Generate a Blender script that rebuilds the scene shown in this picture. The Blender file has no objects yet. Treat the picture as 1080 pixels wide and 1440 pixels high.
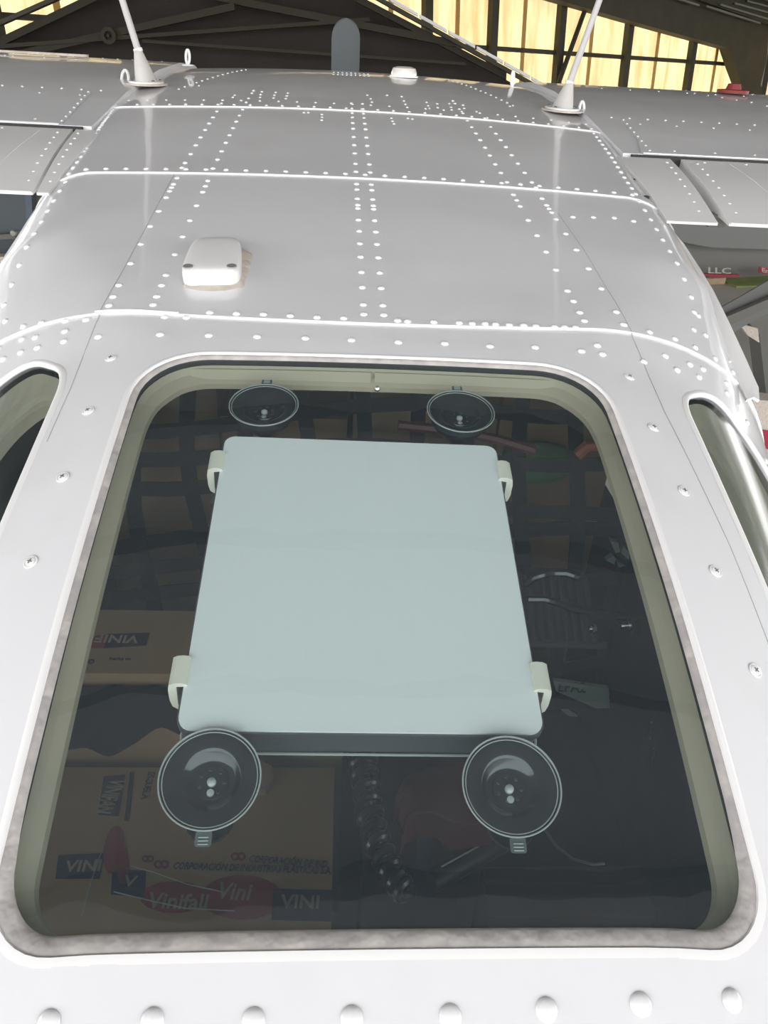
import bpy, bmesh, math, random
from mathutils import Vector, Matrix
from mathutils.geometry import delaunay_2d_cdt
random.seed(7)
SC = bpy.context.scene
COL = SC.collection
rad = math.radians

# ------------------------------------------------------------------ camera
# "aircraft frame": x right, y forward, z up, origin at the photographer's eye.
EYE = 2.55
MA = Matrix.Translation((0, 0, EYE)) @ Matrix.Rotation(rad(3.3), 4, 'Y') @ Matrix.Rotation(rad(4.2), 4, 'X')   # the aircraft stands nose up and leans right
FPX = 1088.0
P_, PSI, RHO = rad(31.2), rad(4.0), rad(3.3)
CF = Vector((math.sin(PSI)*math.cos(P_), math.cos(PSI)*math.cos(P_), -math.sin(P_)))
_r0 = Vector((math.cos(PSI), -math.sin(PSI), 0)); _u0 = _r0.cross(CF)
CR = _r0*math.cos(RHO) + _u0*math.sin(RHO)
CU = -_r0*math.sin(RHO) + _u0*math.cos(RHO)
cam_d = bpy.data.cameras.new('camera'); cam = bpy.data.objects.new('camera', cam_d); COL.objects.link(cam)
cam_d.sensor_fit = 'HORIZONTAL'; cam_d.sensor_width = 36.0; cam_d.lens = 36.0*FPX/1080.0
cam_d.clip_start = .02; cam_d.clip_end = 400
mc = Matrix.Identity(4)
for i in range(3):
    mc[i][0] = CR[i]; mc[i][1] = CU[i]; mc[i][2] = -CF[i]
cam.matrix_world = MA @ mc
SC.camera = cam

# ------------------------------------------------------------------ light
world = bpy.data.worlds.new('overcast_sky'); SC.world = world; world.use_nodes = True
wn = world.node_tree.nodes; wl = world.node_tree.links
bg = wn['Background']; bg.inputs[1].default_value = 3.0
tc = wn.new('ShaderNodeTexCoord'); sx = wn.new('ShaderNodeSeparateXYZ'); cr = wn.new('ShaderNodeValToRGB')
wl.new(tc.outputs['Generated'], sx.inputs[0]); wl.new(sx.outputs['Z'], cr.inputs[0]); wl.new(cr.outputs[0], bg.inputs[0])
cr.color_ramp.elements[0].position = 0.0; cr.color_ramp.elements[0].color = (.99, .98, .97, 1)
cr.color_ramp.elements[1].position = .9; cr.color_ramp.elements[1].color = (.86, .90, 1.0, 1)
SC.view_settings.view_transform = 'Standard'; SC.view_settings.look = 'None'
SC.view_settings.gamma = 1.0; SC.view_settings.use_curve_mapping = False
SC.view_settings.exposure = 0.60

# ------------------------------------------------------------------ helpers
def prin(name, col, rough=.5, metal=0.0, coat=0.0, spec=.5, noise=None, bump=None, trans=0.0, emit=None, back=None):
    m = bpy.data.materials.new(name); m.use_nodes = True
    nt = m.node_tree; b = nt.nodes['Principled BSDF']; L = nt.links
    b.inputs['Base Color'].default_value = (*col, 1); b.inputs['Roughness'].default_value = rough
    b.inputs['Metallic'].default_value = metal; b.inputs['Coat Weight'].default_value = coat
    b.inputs['Coat Roughness'].default_value = .05
    b.inputs['Specular IOR Level'].default_value = spec
    if noise:                                   # (scale, second colour, low, high)
        sc, c2, lo, hi = noise
        t = nt.nodes.new('ShaderNodeTexCoord'); n = nt.nodes.new('ShaderNodeTexNoise'); r = nt.nodes.new('ShaderNodeValToRGB')
        n.inputs['Scale'].default_value = sc; n.inputs['Detail'].default_value = 4
        L.new(t.outputs['Object'], n.inputs['Vector']); L.new(n.outputs['Fac'], r.inputs[0])
        r.color_ramp.elements[0].position = lo; r.color_ramp.elements[0].color = (*col, 1)
        r.color_ramp.elements[1].position = hi; r.color_ramp.elements[1].color = (*c2, 1)
        L.new(r.outputs[0], b.inputs['Base Color'])
        if back:
            g = nt.nodes.new('ShaderNodeNewGeometry'); mx = nt.nodes.new('ShaderNodeMix'); mx.data_type = 'RGBA'
            L.new(g.outputs['Backfacing'], mx.inputs[0]); L.new(r.outputs[0], mx.inputs[6]); mx.inputs[7].default_value = (*back, 1)
            L.new(mx.outputs[2], b.inputs['Base Color'])
    if bump:                                    # (scale, distance)
        t = nt.nodes.new('ShaderNodeTexCoord'); n = nt.nodes.new('ShaderNodeTexNoise'); bp = nt.nodes.new('ShaderNodeBump')
        n.inputs['Scale'].default_value = bump[0]; n.inputs['Detail'].default_value = 2
        bp.inputs['Distance'].default_value = bump[1]; bp.inputs['Strength'].default_value = 1
        L.new(t.outputs['Object'], n.inputs['Vector']); L.new(n.outputs['Fac'], bp.inputs['Height'])
        L.new(bp.outputs[0], b.inputs['Normal']); L.new(bp.outputs[0], b.inputs['Coat Normal'])
    if emit:
        b.inputs['Emission Color'].default_value = (*emit[0], 1); b.inputs['Emission Strength'].default_value = emit[1]
    if trans: b.inputs['Transmission Weight'].default_value = trans
    return m

def glass_mat(name, tint, rough=.0, wavy=None, f0=.045, haze=0.0):
    m = bpy.data.materials.new(name); m.use_nodes = True
    nt = m.node_tree; nt.nodes.clear(); L = nt.links
    out = nt.nodes.new('ShaderNodeOutputMaterial'); tr = nt.nodes.new('ShaderNodeBsdfTransparent'); gl = nt.nodes.new('ShaderNodeBsdfGlossy')
    mix = nt.nodes.new('ShaderNodeMixShader'); lw = nt.nodes.new('ShaderNodeLayerWeight')
    lw.inputs['Blend'].default_value = .5
    tr.inputs[0].default_value = (*tint, 1); gl.inputs['Roughness'].default_value = rough; gl.inputs['Color'].default_value = (1, 1, 1, 1)
    pw = nt.nodes.new('ShaderNodeMath'); pw.operation = 'POWER'; pw.inputs[1].default_value = 5
    ma = nt.nodes.new('ShaderNodeMath'); ma.operation = 'MULTIPLY_ADD'; ma.inputs[1].default_value = 1-f0; ma.inputs[2].default_value = f0*1.7
    L.new(lw.outputs['Facing'], pw.inputs[0]); L.new(pw.outputs[0], ma.inputs[0]); L.new(ma.outputs[0], mix.inputs[0])
    L.new(tr.outputs[0], mix.inputs[1]); L.new(gl.outputs[0], mix.inputs[2])
    if wavy:
        t = nt.nodes.new('ShaderNodeTexCoord'); n = nt.nodes.new('ShaderNodeTexNoise'); bp = nt.nodes.new('ShaderNodeBump')
        n.inputs['Scale'].default_value = wavy[0]; bp.inputs['Distance'].default_value = wavy[1]; bp.inputs['Strength'].default_value = 1
        L.new(t.outputs['Object'], n.inputs['Vector']); L.new(n.outputs['Fac'], bp.inputs['Height']); L.new(bp.outputs[0], gl.inputs['Normal'])
    last = mix
    if haze:                                    # even bluish diffuse film: sky haze painted onto the glass
        df = nt.nodes.new('ShaderNodeBsdfDiffuse'); df.inputs[0].default_value = (.62, .76, .86, 1)
        m2 = nt.nodes.new('ShaderNodeMixShader'); m2.inputs[0].default_value = haze
        L.new(mix.outputs[0], m2.inputs[1]); L.new(df.outputs[0], m2.inputs[2]); last = m2
    L.new(last.outputs[0], out.inputs[0])
    return m

LOC = {}
def root(name, label, cat, loc, frame='A', group=None, kind=None):
    o = bpy.data.objects.new(name, None); COL.objects.link(o)
    loc = Vector(loc); LOC[o] = loc
    o.matrix_world = (MA if frame == 'A' else Matrix.Identity(4)) @ Matrix.Translation(loc)
    if label: o['label'] = label
    if cat: o['category'] = cat
    if group: o['group'] = group
    if kind: o['kind'] = kind
    o.empty_display_size = .1
    return o
def link(name, me, mat, parent=None, frame='A', loc=None, label=None, cat=None, group=None, kind=None):
    """mesh coordinates are relative to the root's loc (or to loc for a top-level mesh)"""
    o = bpy.data.objects.new(name, me); COL.objects.link(o)
    if mat is not None and len(me.materials) == 0: me.materials.append(mat)
    if parent is not None:
        o.parent = parent; LOC[o] = LOC[parent]
    else:
        loc = Vector(loc or (0, 0, 0)); LOC[o] = loc
        o.matrix_world = (MA if frame == 'A' else Matrix.Identity(4)) @ Matrix.Translation(loc)
    if label: o['label'] = label
    if cat: o['category'] = cat
    if group: o['group'] = group
    if kind: o['kind'] = kind
    return o
class MB:
    def __init__(s): s.v = []; s.f = []
    def add(s, vs, fs):
        n = len(s.v); s.v += [Vector(p) for p in vs]; s.f += [[i+n for i in q] for q in fs]; return s
    def box(s, c, d, M=None):
        c = Vector(c); a, b, e = (Vector(x) for x in (M or ((1, 0, 0), (0, 1, 0), (0, 0, 1))))
        vs = [c + a*d[0]/2*i + b*d[1]/2*j + e*d[2]/2*k for i in (-1, 1) for j in (-1, 1) for k in (-1, 1)]
        return s.add(vs, [(0, 1, 3, 2), (4, 6, 7, 5), (0, 4, 5, 1), (2, 3, 7, 6), (0, 2, 6, 4), (1, 5, 7, 3)])
    def prism(s, poly, d, off=0):
        """poly: 3D points, extruded by vector d"""
        n = len(poly); d = Vector(d)
        vs = [Vector(p) for p in poly] + [Vector(p)+d for p in poly]
        return s.add(vs, [list(range(n))[::-1], list(range(n, 2*n))] + [(i, (i+1) % n, n+(i+1) % n, n+i) for i in range(n)])
    def tube(s, pts, r, n=10, caps=True, flat=None):
        pts = [Vector(p) for p in pts]; m = len(pts)
        rs = r if isinstance(r, (list, tuple)) else [r]*m
        up = None; rings = []
        for i, p in enumerate(pts):
            t = (pts[min(i+1, m-1)] - pts[max(i-1, 0)]).normalized()
            if up is None: up = t.orthogonal().normalized()
            up = (up - t*up.dot(t)).normalized(); sd = t.cross(up)
            rings.append([p + (up*math.cos(2*math.pi*k/n) + sd*math.sin(2*math.pi*k/n))*rs[i] for k in range(n)])
        vs = [q for rg in rings for q in rg]
        fs = [(i*n+k, i*n+(k+1) % n, (i+1)*n+(k+1) % n, (i+1)*n+k) for i in range(m-1) for k in range(n)]
        if caps: fs += [list(range(n))[::-1], list(range((m-1)*n, m*n))]
        return s.add(vs, fs)
    def lathe(s, prof, c, ax, n=32, cap=False):
        c = Vector(c); ax = Vector(ax).normalized(); u = ax.orthogonal().normalized(); w = ax.cross(u)
        vs = [c + ax*h + (u*math.cos(2*math.pi*k/n) + w*math.sin(2*math.pi*k/n))*r for r, h in prof for k in range(n)]
        m = len(prof)
        fs = [(i*n+k, i*n+(k+1) % n, (i+1)*n+(k+1) % n, (i+1)*n+k) for i in range(m-1) for k in range(n)]
        if cap: fs += [list(range(n))[::-1], list(range((m-1)*n, m*n))]
        return s.add(vs, fs)
    def rbox(s, c, d, r, M=None, seg=5):
        """box with rounded vertical corners (third axis) """
        c = Vector(c); a, b, e = (Vector(x) for x in (M or ((1, 0, 0), (0, 1, 0), (0, 0, 1))))
        poly = []
        for sx_, sy_, a0 in ((1, 1, 0), (-1, 1, 90), (-1, -1, 180), (1, -1, 270)):
            for k in range(seg+1):
                t = rad(a0 + 90*k/seg)
                poly.append(c + a*(sx_*(d[0]/2-r)+r*math.cos(t)) + b*(sy_*(d[1]/2-r)+r*math.sin(t)) - e*d[2]/2)
        return s.prism(poly, e*d[2])
    def mesh(s, name, base=(0, 0, 0), smooth=35):
        me = bpy.data.meshes.new(name); b = Vector(base)
        me.from_pydata([p-b for p in s.v], [], s.f); me.update()
        bm = bmesh.new(); bm.from_mesh(me); bmesh.ops.recalc_face_normals(bm, faces=bm.faces); bm.to_mesh(me); bm.free()
        if smooth:
            me.shade_smooth(); me.set_sharp_from_angle(angle=rad(smooth))
        return me
    def build(s, name, mat, parent=None, smooth=35, **k):
        base = LOC[parent] if parent is not None else Vector(k.get('loc') or (0, 0, 0))
        return link(name, s.mesh(name, base, smooth), mat, parent, **k)
def text_mesh(txt, size, depth=.0004, shear=0, bold=True):
    cu = bpy.data.curves.new('lettering', 'FONT'); cu.body = txt; cu.size = size; cu.extrude = depth; cu.shear = shear
    cu.offset = .018*size if bold else 0; cu.align_x = 'LEFT'; cu.resolution_u = 2
    o = bpy.data.objects.new('tmp_text', cu); COL.objects.link(o)
    bpy.context.view_layer.update()
    me = bpy.data.meshes.new_from_object(o.evaluated_get(bpy.context.evaluated_depsgraph_get()))
    bpy.data.objects.remove(o); me.name = 'lettering'; return me
def put_text(txt, size, origin, xax, yax, mat, parent, shear=0, width=None, name='lettering'):
    me = text_mesh(txt, size, shear=shear); xa = Vector(xax).normalized(); ya = Vector(yax).normalized(); za = xa.cross(ya)
    w = max(v.co.x for v in me.vertices); k = width/w if width else 1
    base = LOC[parent]
    for v in me.vertices: v.co = Vector(origin) - base + xa*v.co.x*k + ya*v.co.y + za*v.co.z
    me.update(); me.materials.clear()
    return link(name, me, mat, parent)

def rayA(u, v): return CF + CR*((u-540)/FPX) + CU*((720-v)/FPX)          # aircraft frame
MA3 = MA.to_3x3()
def atA(u, v, y): d = rayA(u, v); return d*(y/d.y)                        # point at forward distance y
def atZ(u, v, z): d = rayA(u, v); return d*(z/d.z)                        # point on a level plane in the aircraft
def atW(u, v, y): d = MA3 @ rayA(u, v); return Vector((0, 0, EYE)) + d*(y/d.y)
def onW(u, v, p0, n):
    d = MA3 @ rayA(u, v); e = Vector((0, 0, EYE)); return e + d*((Vector(p0)-e).dot(n)/d.dot(n))

# ------------------------------------------------------------------ materials
M = {}
M['paint'] = prin('white_aircraft_paint', (.74, .735, .745), .32, coat=.65, noise=(9, (.70, .69, .69), .55, .8), bump=(3.2, .0035), back=(.10, .11, .09))
M['paint2'] = prin('white_painted_metal', (.80, .79, .78), .3, coat=.4)
M['rivet'] = prin('white_rivet_paint', (.84, .84, .84), .22, coat=.8)
M['edge'] = prin('white_edge_paint', (.80, .79, .78), .35, coat=.3)
M['seal'] = prin('grey_window_sealant', (.36, .34, .33), .75, noise=(60, (.48, .45, .42), .4, .7), bump=(90, .002))
M['sealant'] = prin('aged_beige_sealant', (.48, .42, .35), .8, noise=(60, (.60, .54, .48), .35, .7), bump=(70, .003))
M['glass'] = glass_mat('rear_window_acrylic', (.735, .80, .80), 0.0, wavy=(7, .0016), f0=.028, haze=.03)
M['sglass'] = glass_mat('side_window_acrylic', (.60, .66, .67), 0.10, f0=.016, haze=.02)
M['trim'] = prin('cream_window_trim', (.47, .41, .29), .55, noise=(12, (.42, .37, .27), .4, .7))
M['devwhite'] = prin('white_matte_plastic', (.86, .88, .86), .45)
M['devgrey'] = prin('dark_grey_plastic_shell', (.075, .085, .09), .4)
M['clip'] = prin('ivory_plastic_clip', (.84, .80, .68), .45)
M['cup'] = prin('black_glossy_rubber', (.012, .015, .018), .18, coat=.6)
M['cuprim'] = glass_mat('clear_cup_lip', (.55, .6, .6), .12, f0=.16)
M['rim'] = prin('clear_plastic_rim', (.42, .45, .42), .2, coat=.5)
M['black'] = prin('black_plastic', (.012, .013, .016), .45)
M['webbing'] = prin('black_nylon_webbing', (.007, .009, .013), .8, bump=(300, .0006))
M['card'] = prin('brown_cardboard', (.40, .25, .13), .85, noise=(7, (.33, .21, .115), .35, .75))
M['card2'] = prin('tan_cardboard', (.38, .27, .17), .85, noise=(6, (.30, .21, .13), .35, .75))
M['inkblk'] = prin('black_print', (.02, .02, .025), .7)
M['inkred'] = prin('red_print', (.26, .03, .035), .7)
M['inkpale'] = prin('pale_print', (.36, .27, .2), .7)
M['chrome'] = prin('polished_steel', (.75, .75, .73), .18, metal=1)
M['carpet'] = prin('dark_cabin_carpet', (.02, .023, .03), .95, noise=(40, (.03, .033, .04), .3, .7))
M['seatred'] = prin('dark_red_vinyl', (.12, .03, .03), .4)
M['seatgrey'] = prin('dark_grey_upholstery', (.045, .047, .05), .8, bump=(120, .002))
M['green'] = prin('green_fabric', (.04, .20, .06), .7)
M['orange'] = prin('orange_rubber', (.36, .11, .05), .55)
M['paleboard'] = prin('pale_grey_board', (.20, .22, .19), .7)
M['blue'] = prin('dark_blue_webbing', (.008, .015, .05), .7)
M['dark'] = prin('dark_olive_steel', (.045, .042, .026), .7, noise=(2, (.06, .055, .035), .35, .7))
M['ceil'] = prin('grey_corrugated_steel', (.46, .46, .45), .55, noise=(1.2, (.54, .54, .53), .35, .7))
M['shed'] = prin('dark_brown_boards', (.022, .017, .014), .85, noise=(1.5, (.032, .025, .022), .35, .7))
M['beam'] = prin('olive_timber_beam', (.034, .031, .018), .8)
M['white'] = prin('white_painted_trim', (.85, .85, .82), .5)
M['prop'] = prin('dark_grey_propeller_paint', (.075, .085, .09), .55)
M['conc'] = prin('pale_concrete', (.48, .46, .42), .85, noise=(.8, (.42, .40, .37), .35, .7))
M['grass'] = prin('sunlit_grass', (.20, .24, .06), .9, noise=(3, (.12, .18, .04), .35, .7))
M['bluewall'] = prin('slate_blue_sheet', (.075, .095, .11), .6, noise=(1.5, (.09, .10, .105), .35, .7))
M['nb'] = prin('grey_aircraft_underside', (.13, .125, .11), .5, noise=(1.3, (.10, .105, .10), .35, .7))
M['strut'] = prin('dark_grey_strut', (.15, .155, .145), .6)
M['red'] = prin('red_paint', (.32, .02, .04), .5)
M['gasket'] = prin('dark_gap', (.03, .03, .03), .8)
M['amber'] = prin('frosted_beacon_lens', (.72, .68, .62), .25, coat=.5)
def yellow_mat():
    m = bpy.data.materials.new('yellow_translucent_fibreglass'); m.use_nodes = True
    nt = m.node_tree; nt.nodes.clear(); L = nt.links
    out = nt.nodes.new('ShaderNodeOutputMaterial'); t = nt.nodes.new('ShaderNodeBsdfTranslucent'); d = nt.nodes.new('ShaderNodeBsdfDiffuse')
    mx = nt.nodes.new('ShaderNodeMixShader'); mx.inputs[0].default_value = .08
    tc = nt.nodes.new('ShaderNodeTexCoord'); n = nt.nodes.new('ShaderNodeTexNoise'); r = nt.nodes.new('ShaderNodeValToRGB')
    mp = nt.nodes.new('ShaderNodeMapping'); mp.inputs['Scale'].default_value = (2.2, 2.2, .35)
    n.inputs['Scale'].default_value = 1.6; n.inputs['Detail'].default_value = 5
    r.color_ramp.elements[0].position = .32; r.color_ramp.elements[0].color = (.40, .28, .125, 1)
    r.color_ramp.elements[1].position = .62; r.color_ramp.elements[1].color = (.54, .435, .235, 1)
    L.new(tc.outputs['Object'], mp.inputs[0]); L.new(mp.outputs[0], n.inputs['Vector']); L.new(n.outputs['Fac'], r.inputs[0])
    L.new(r.outputs[0], t.inputs[0]); L.new(r.outputs[0], d.inputs[0])
    L.new(t.outputs[0], mx.inputs[1]); L.new(d.outputs[0], mx.inputs[2]); L.new(mx.outputs[0], out.inputs[0])
    return m
M['yellow'] = yellow_mat()
M['yellowlap'] = prin('orange_sheet_overlap', (.62, .36, .10), .6)

# ------------------------------------------------------------------ the setting: ground, hangar
def slab(name, x0, x1, y0, y1, z0, z1, mat, **k):
    return MB().box(((x0+x1)/2, (y0+y1)/2, (z0+z1)/2), (x1-x0, y1-y0, z1-z0)).build(name, mat, None, frame='W', smooth=0, **k)
slab('floor', -40, 80, -40, 90, -.2, 0, M['conc'], kind='structure')
# ceiling of the hangar: corrugated sheets on purlins, open towards the photographer's back and right
ceil = MB()
CX0, CX1, CY0, CY1, CZ = -13, 27, -5.5, 42, 6.3
ystart = lambda x: CY0
n = 200
yend = lambda x: 24.4 + (x-3.2)*.6406 + 1.0          # the roof stops just past the slanting end wall
vs = []; fs = []
for i in range(n+1):
    x = CX0 + (CX1-CX0)*i/n; z = CZ + .05*(1 if (i//1) % 2 else 0)
    y1 = yend(x); y0 = ystart(x); vs += [(x, y0, z), (x, y1, z), (x, y1, z+.02), (x, y0, z+.02)]
for i in range(n):
    a = i*4; b = a+4
    fs += [(a, b, b+1, a+1), (a+3, a+2, b+2, b+3), (a, a+3, b+3, b), (a+1, b+1, b+2, a+2)]
ceil.add(vs, fs); ceilo = ceil.build('ceiling', M['ceil'], None, frame='W', kind='structure', smooth=0)
for y in [CY0+.1 + 1.45*j for j in range(32)]:
    xs = max(CX0, (y-25.4)/.6406+3.2); xe = CX1
    MB().box(((xs+xe)/2, y, CZ-.12), (xe-xs, .12, .22)).build('purlin', M['dark'], ceilo, frame='W', smooth=0)
for x in (-12.8, -4, 5.5, 15, 26.8):
    ye = yend(x); MB().box((x, (ystart(x)+ye)/2, CZ-.4), (.3, ye-ystart(x), .35)).build('rafter', M['dark'], ceilo, frame='W', smooth=0)
slab('wall_left', -13.2, -13, 9, 15, 0, 6.35, M['shed'], kind='structure')

# end wall of yellow translucent sheets on a dark frame, turned about thirty degrees
W0 = Vector((3.2, 24.4, 0)); Wd = Vector((12.8, 8.2, 0)).normalized(); Wn = Vector((-Wd.y, Wd.x, 0))
wf = root('wall_front', None, None, W0, 'W', kind='structure')
def wallp(u, v, off=0): return onW(u, v, W0 + Wn*off, Wn)
posts_u = [(601, 600, 33), (699, 690, 90), (793, 781, 125), (886, 874, 130), (976, 964, 131), (1052, 1040, 131)]
def wall_s(u, v): return (wallp(u, v) - W0).dot(Wd)
ps = [wall_s(0, 60), wall_s(180, 60), wall_s(340, 60), wall_s(505, 30)] + [wall_s(b, c) for a, b, c in posts_u]
girt_z = lambda s: wallp(662, 66).z + (wallp(1035, 91).z - wallp(662, 66).z)*(s - wall_s(662, 66))/(wall_s(1035, 91)-wall_s(662, 66))
for a, b in zip(ps[:-1], ps[1:]):
    for lo, hi in ((0.3, None), (None, 6.2)):
        # a corrugated sheet between two posts
        nc = 24; vs = []; fs = []
        for i in range(nc+1):
            s_ = a + (b-a)*i/nc; off = .035*math.sin(i*math.pi/2)
            z0 = lo if lo is not None else girt_z(s_); z1 = hi if hi is not None else girt_z(s_)
            base = W0 + Wd*s_ + Wn*(.12+off)
            vs += [base + Vector((0, 0, z0)), base + Vector((0, 0, z1))]
        for i in range(nc): fs.append((2*i, 2*i+2, 2*i+3, 2*i+1))
        MB().add(vs, fs).build('translucent_sheet', M['yellow'], wf, frame='W', smooth=60)
    for fr in (.48, ):
        s_ = a + (b-a)*fr
        MB().box(W0 + Wd*s_ + Wn*.07 + Vector((0, 0, 3.2)), (.14, .02, 6), (Wd, Wn, (0, 0, 1))).build('sheet_overlap', M['yellowlap'], wf, frame='W', smooth=0)
for s_ in ps:
    MB().box(W0 + Wd*s_ - Wn*.02 + Vector((0, 0, 3.1)), (.24, .2, 6.2), (Wd, Wn, (0, 0, 1))).build('post', M['dark'], wf, frame='W', smooth=0)
g0, g1 = ps[0], ps[-1]
MB().prism([W0+Wd*g0+Vector((0, 0, girt_z(g0)-.05)), W0+Wd*g1+Vector((0, 0, girt_z(g1)-.05)), W0+Wd*g1+Vector((0, 0, girt_z(g1)+.06)), W0+Wd*g0+Vector((0, 0, girt_z(g0)+.06))], Wn*.1).build('girt', M['dark'], wf, frame='W', smooth=0)
MB().tube([wallp(783, 124, -.25), wallp(829, -4, -.25)], .07, 6).build('brace', M['dark'], wf, frame='W')
# portal frame in front of the wall: deep rafter and haunched column
pf = [wallp(u, v, -.6) for u, v in ((700, -26), (785, 0), (885, 29), (1026, 68), (1035, 95), (1047, 128), (1047, 175), (1078, 175), (1070, 118), (1078, 85), (1082, 36), (975, -2), (900, -28))]
MB().prism(pf, Wn*.4).build('portal_frame', M['dark'], wf, frame='W', smooth=0)
# stretch of roof seen past the portal frame, with pale laths
rf = MB().prism([wallp(u, v, -.75) for u, v in ((890, -34), (975, -2), (1082, 36), (1110, 46), (1110, -60), (890, -60))], -Wn*.05).build('eaves_roof', M['dark'], wf, frame='W', smooth=0)
for (a, b) in (((950, -1), (982, 9)), ((992, 10), (1068, 34)), ((1012, 8), (1088, 31)), ((1032, 6), (1090, 22)), ((1050, 3), (1092, 14)), ((1066, -2), (1100, 7))):
    p, q = wallp(*a, -.85), wallp(*b, -.85)
    MB().prism([p, q, q+Vector((0, 0, .05)), p+Vector((0, 0, .05))], -Wn*.04).build('pale_lath', M['paleboard'], wf, frame='W', smooth=0)
# translucent side wall beyond the column
c0 = W0 + Wd*(ps[-1]+.6)
wr = root('wall_right', None, None, c0, 'W', kind='structure')
for i in range(4):
    d2 = Vector((.80, -.6, 0)).normalized(); a = c0 + d2*(i*2.2+.4)
    vs = []; fs = []
    for k in range(17):
        b = a + d2*(2.2*k/16) + Vector((0, .04*math.sin(k*math.pi/2), 0)); vs += [b+Vector((0, 0, 2.9)), b+Vector((0, 0, 6))]
    for k in range(16): fs.append((2*k, 2*k+2, 2*k+3, 2*k+1))
    MB().add(vs, fs).build('translucent_sheet', M['yellow'], wr, frame='W', smooth=60)
    MB().box(a + Vector((0, -.1, 3)), (.2, .2, 6)).build('post', M['dark'], wr, frame='W', smooth=0)
    MB().box(a + d2*1.1 + Vector((0, 0, 1.45)), (2.2, .1, 2.9), (d2, Wn, (0, 0, 1))).build('lower_board', M['dark'], wr, frame='W', smooth=0)

# dark gabled shed ahead of the aircraft
SY = 14.0
apex = atW(330, -111, SY); rr = atW(960, 238, SY); ll = atW(-260, 150, SY)
shed = root('dark_shed', 'dark open-fronted gabled shed with white edged roof, beyond the aircraft wing', 'shed', (apex.x, SY, 0), 'W')
dep = Vector((0, .7, 0))
for a, b in ((apex, rr), (ll, apex)):
    MB().prism([a, b, b+Vector((0, 0, .06)), a+Vector((0, 0, .06))], (0, .12, 0)).build('roof_slope', M['dark'], shed, frame='W', smooth=0)
nseg = 16
for i in range(nseg):
    a = apex.lerp(rr, i/nseg + .002); b = apex.lerp(rr, (i+1)/nseg - .002)
    MB().prism([a+Vector((0, -.06, .07)), b+Vector((0, -.06, .07)), b+Vector((0, -.06, .115)), a+Vector((0, -.06, .115))], (0, .05, 0)).build('rake_trim', M['white'], shed, frame='W', smooth=0)
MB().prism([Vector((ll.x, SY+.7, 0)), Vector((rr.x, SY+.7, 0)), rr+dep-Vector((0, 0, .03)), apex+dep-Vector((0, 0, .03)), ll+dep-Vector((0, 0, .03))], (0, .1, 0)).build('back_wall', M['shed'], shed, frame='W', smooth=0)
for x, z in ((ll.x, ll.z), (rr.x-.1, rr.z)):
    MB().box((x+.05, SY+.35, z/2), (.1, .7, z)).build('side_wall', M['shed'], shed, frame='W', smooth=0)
bms = [((-40, 96), (330, 14), 9), ((300, 0), (640, 66), 9), ((-40, 84), (150, -6), 10), ((500, 2), (712, 112), 9), ((0, 68), (520, 30), 5), ((200, 60), (655, 92), 4)]
for (a, b, c) in bms:
    p = atW(*a, SY+.15+.2*random.random()); q = atW(*b, SY+.15+.2*random.random()); h = c*.011
    MB().prism([p, q, q+Vector((0, 0, h)), p+Vector((0, 0, h))], (0, .12, 0)).build('truss_beam', M['beam'], shed, frame='W', smooth=0)
mb = MB(); c = atW(152, 50, SY+.12); mb.lathe([(.06, 0), (.115, 0), (.115, .04), (.06, .04), (.06, 0)], c, (0, 1, 0), 24); mb.lathe([(.0, 0), (.02, 0), (.02, .05)], c, (0, 1, 0), 12)
mb.build('round_vent', M['beam'], shed, frame='W', smooth=40)
low = [atW(0, 62, SY+.55), atW(760, 62, SY+.55)]
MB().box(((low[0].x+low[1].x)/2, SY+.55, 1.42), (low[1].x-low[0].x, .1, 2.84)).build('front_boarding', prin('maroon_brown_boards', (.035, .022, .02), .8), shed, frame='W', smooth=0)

# outside strip on the right
slab('grass_verge', 6.2, 30, 12.5, 20, 0, .03, M['grass'], label='strip of sunlit green grass beyond the pale apron, under the right wing', cat='grass')
bw = root('low_block_wall', 'low tan wall beside the grass strip, seen below the right wing', 'wall', (5.3, 12.9, 0), 'W')
MB().box((5.3, 12.95, .13), (1.7, .3, .26)).build('wall_body', M['card2'], bw, frame='W', smooth=0)
MB().box((5.3, 12.95, .28), (1.76, .36, .04)).build('coping', M['conc'], bw, frame='W', smooth=0)

# ------------------------------------------------------------------ aircraft surface
XC = .033
TAB = [(-.75, 29), (-.35, 27), (-.3, 25), (-.1, 21), (0, 17.5), (.2, 13), (.35, 10.5), (.6, 9), (1.0, 7.8), (1.4, 6.0), (1.8, 3.2), (2.1, -.5), (2.4, -6), (2.8, -16), (3.2, -40)]
def lerp_t(t, x):
    if x <= t[0][0]: return t[0][1]
    for (a, b), (c, d) in zip(t[:-1], t[1:]):
        if x <= c: return b + (d-b)*(x-a)/(c-a)
    return t[-1][1]
_ys = [-.3 + .005*i for i in range(760)]
_sl = [math.tan(rad(lerp_t(TAB, y-.52))) for y in _ys]
_z = [0]
for i in range(1, len(_ys)): _z.append(_z[-1] + (_sl[i]+_sl[i-1])/2*.005)
_k = (.52+.3)/.005; _off = -.353 - _z[int(round(_k))]
def zc(y):
    t = min(max((y+.3)/.005, 0), len(_ys)-1.001); i = int(t); return _z[i] + (_z[i+1]-_z[i])*(t-i) + _off
TW = [(-.2, .44), (.2, .47), (.8, .535), (.85, .54), (1.1, .565), (1.2, .557), (1.3, .55), (1.38, .543), (1.9, .57)]
TRX = [(0, .32), (.8, .32), (1.1, .18), (1.38, .105), (1.9, .06)]
TRZ = [(0, .30), (.8, .26), (1.1, .18), (1.38, .085), (1.9, .06)]
TC = [(0, .012), (1, .02), (2, .02)]
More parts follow.
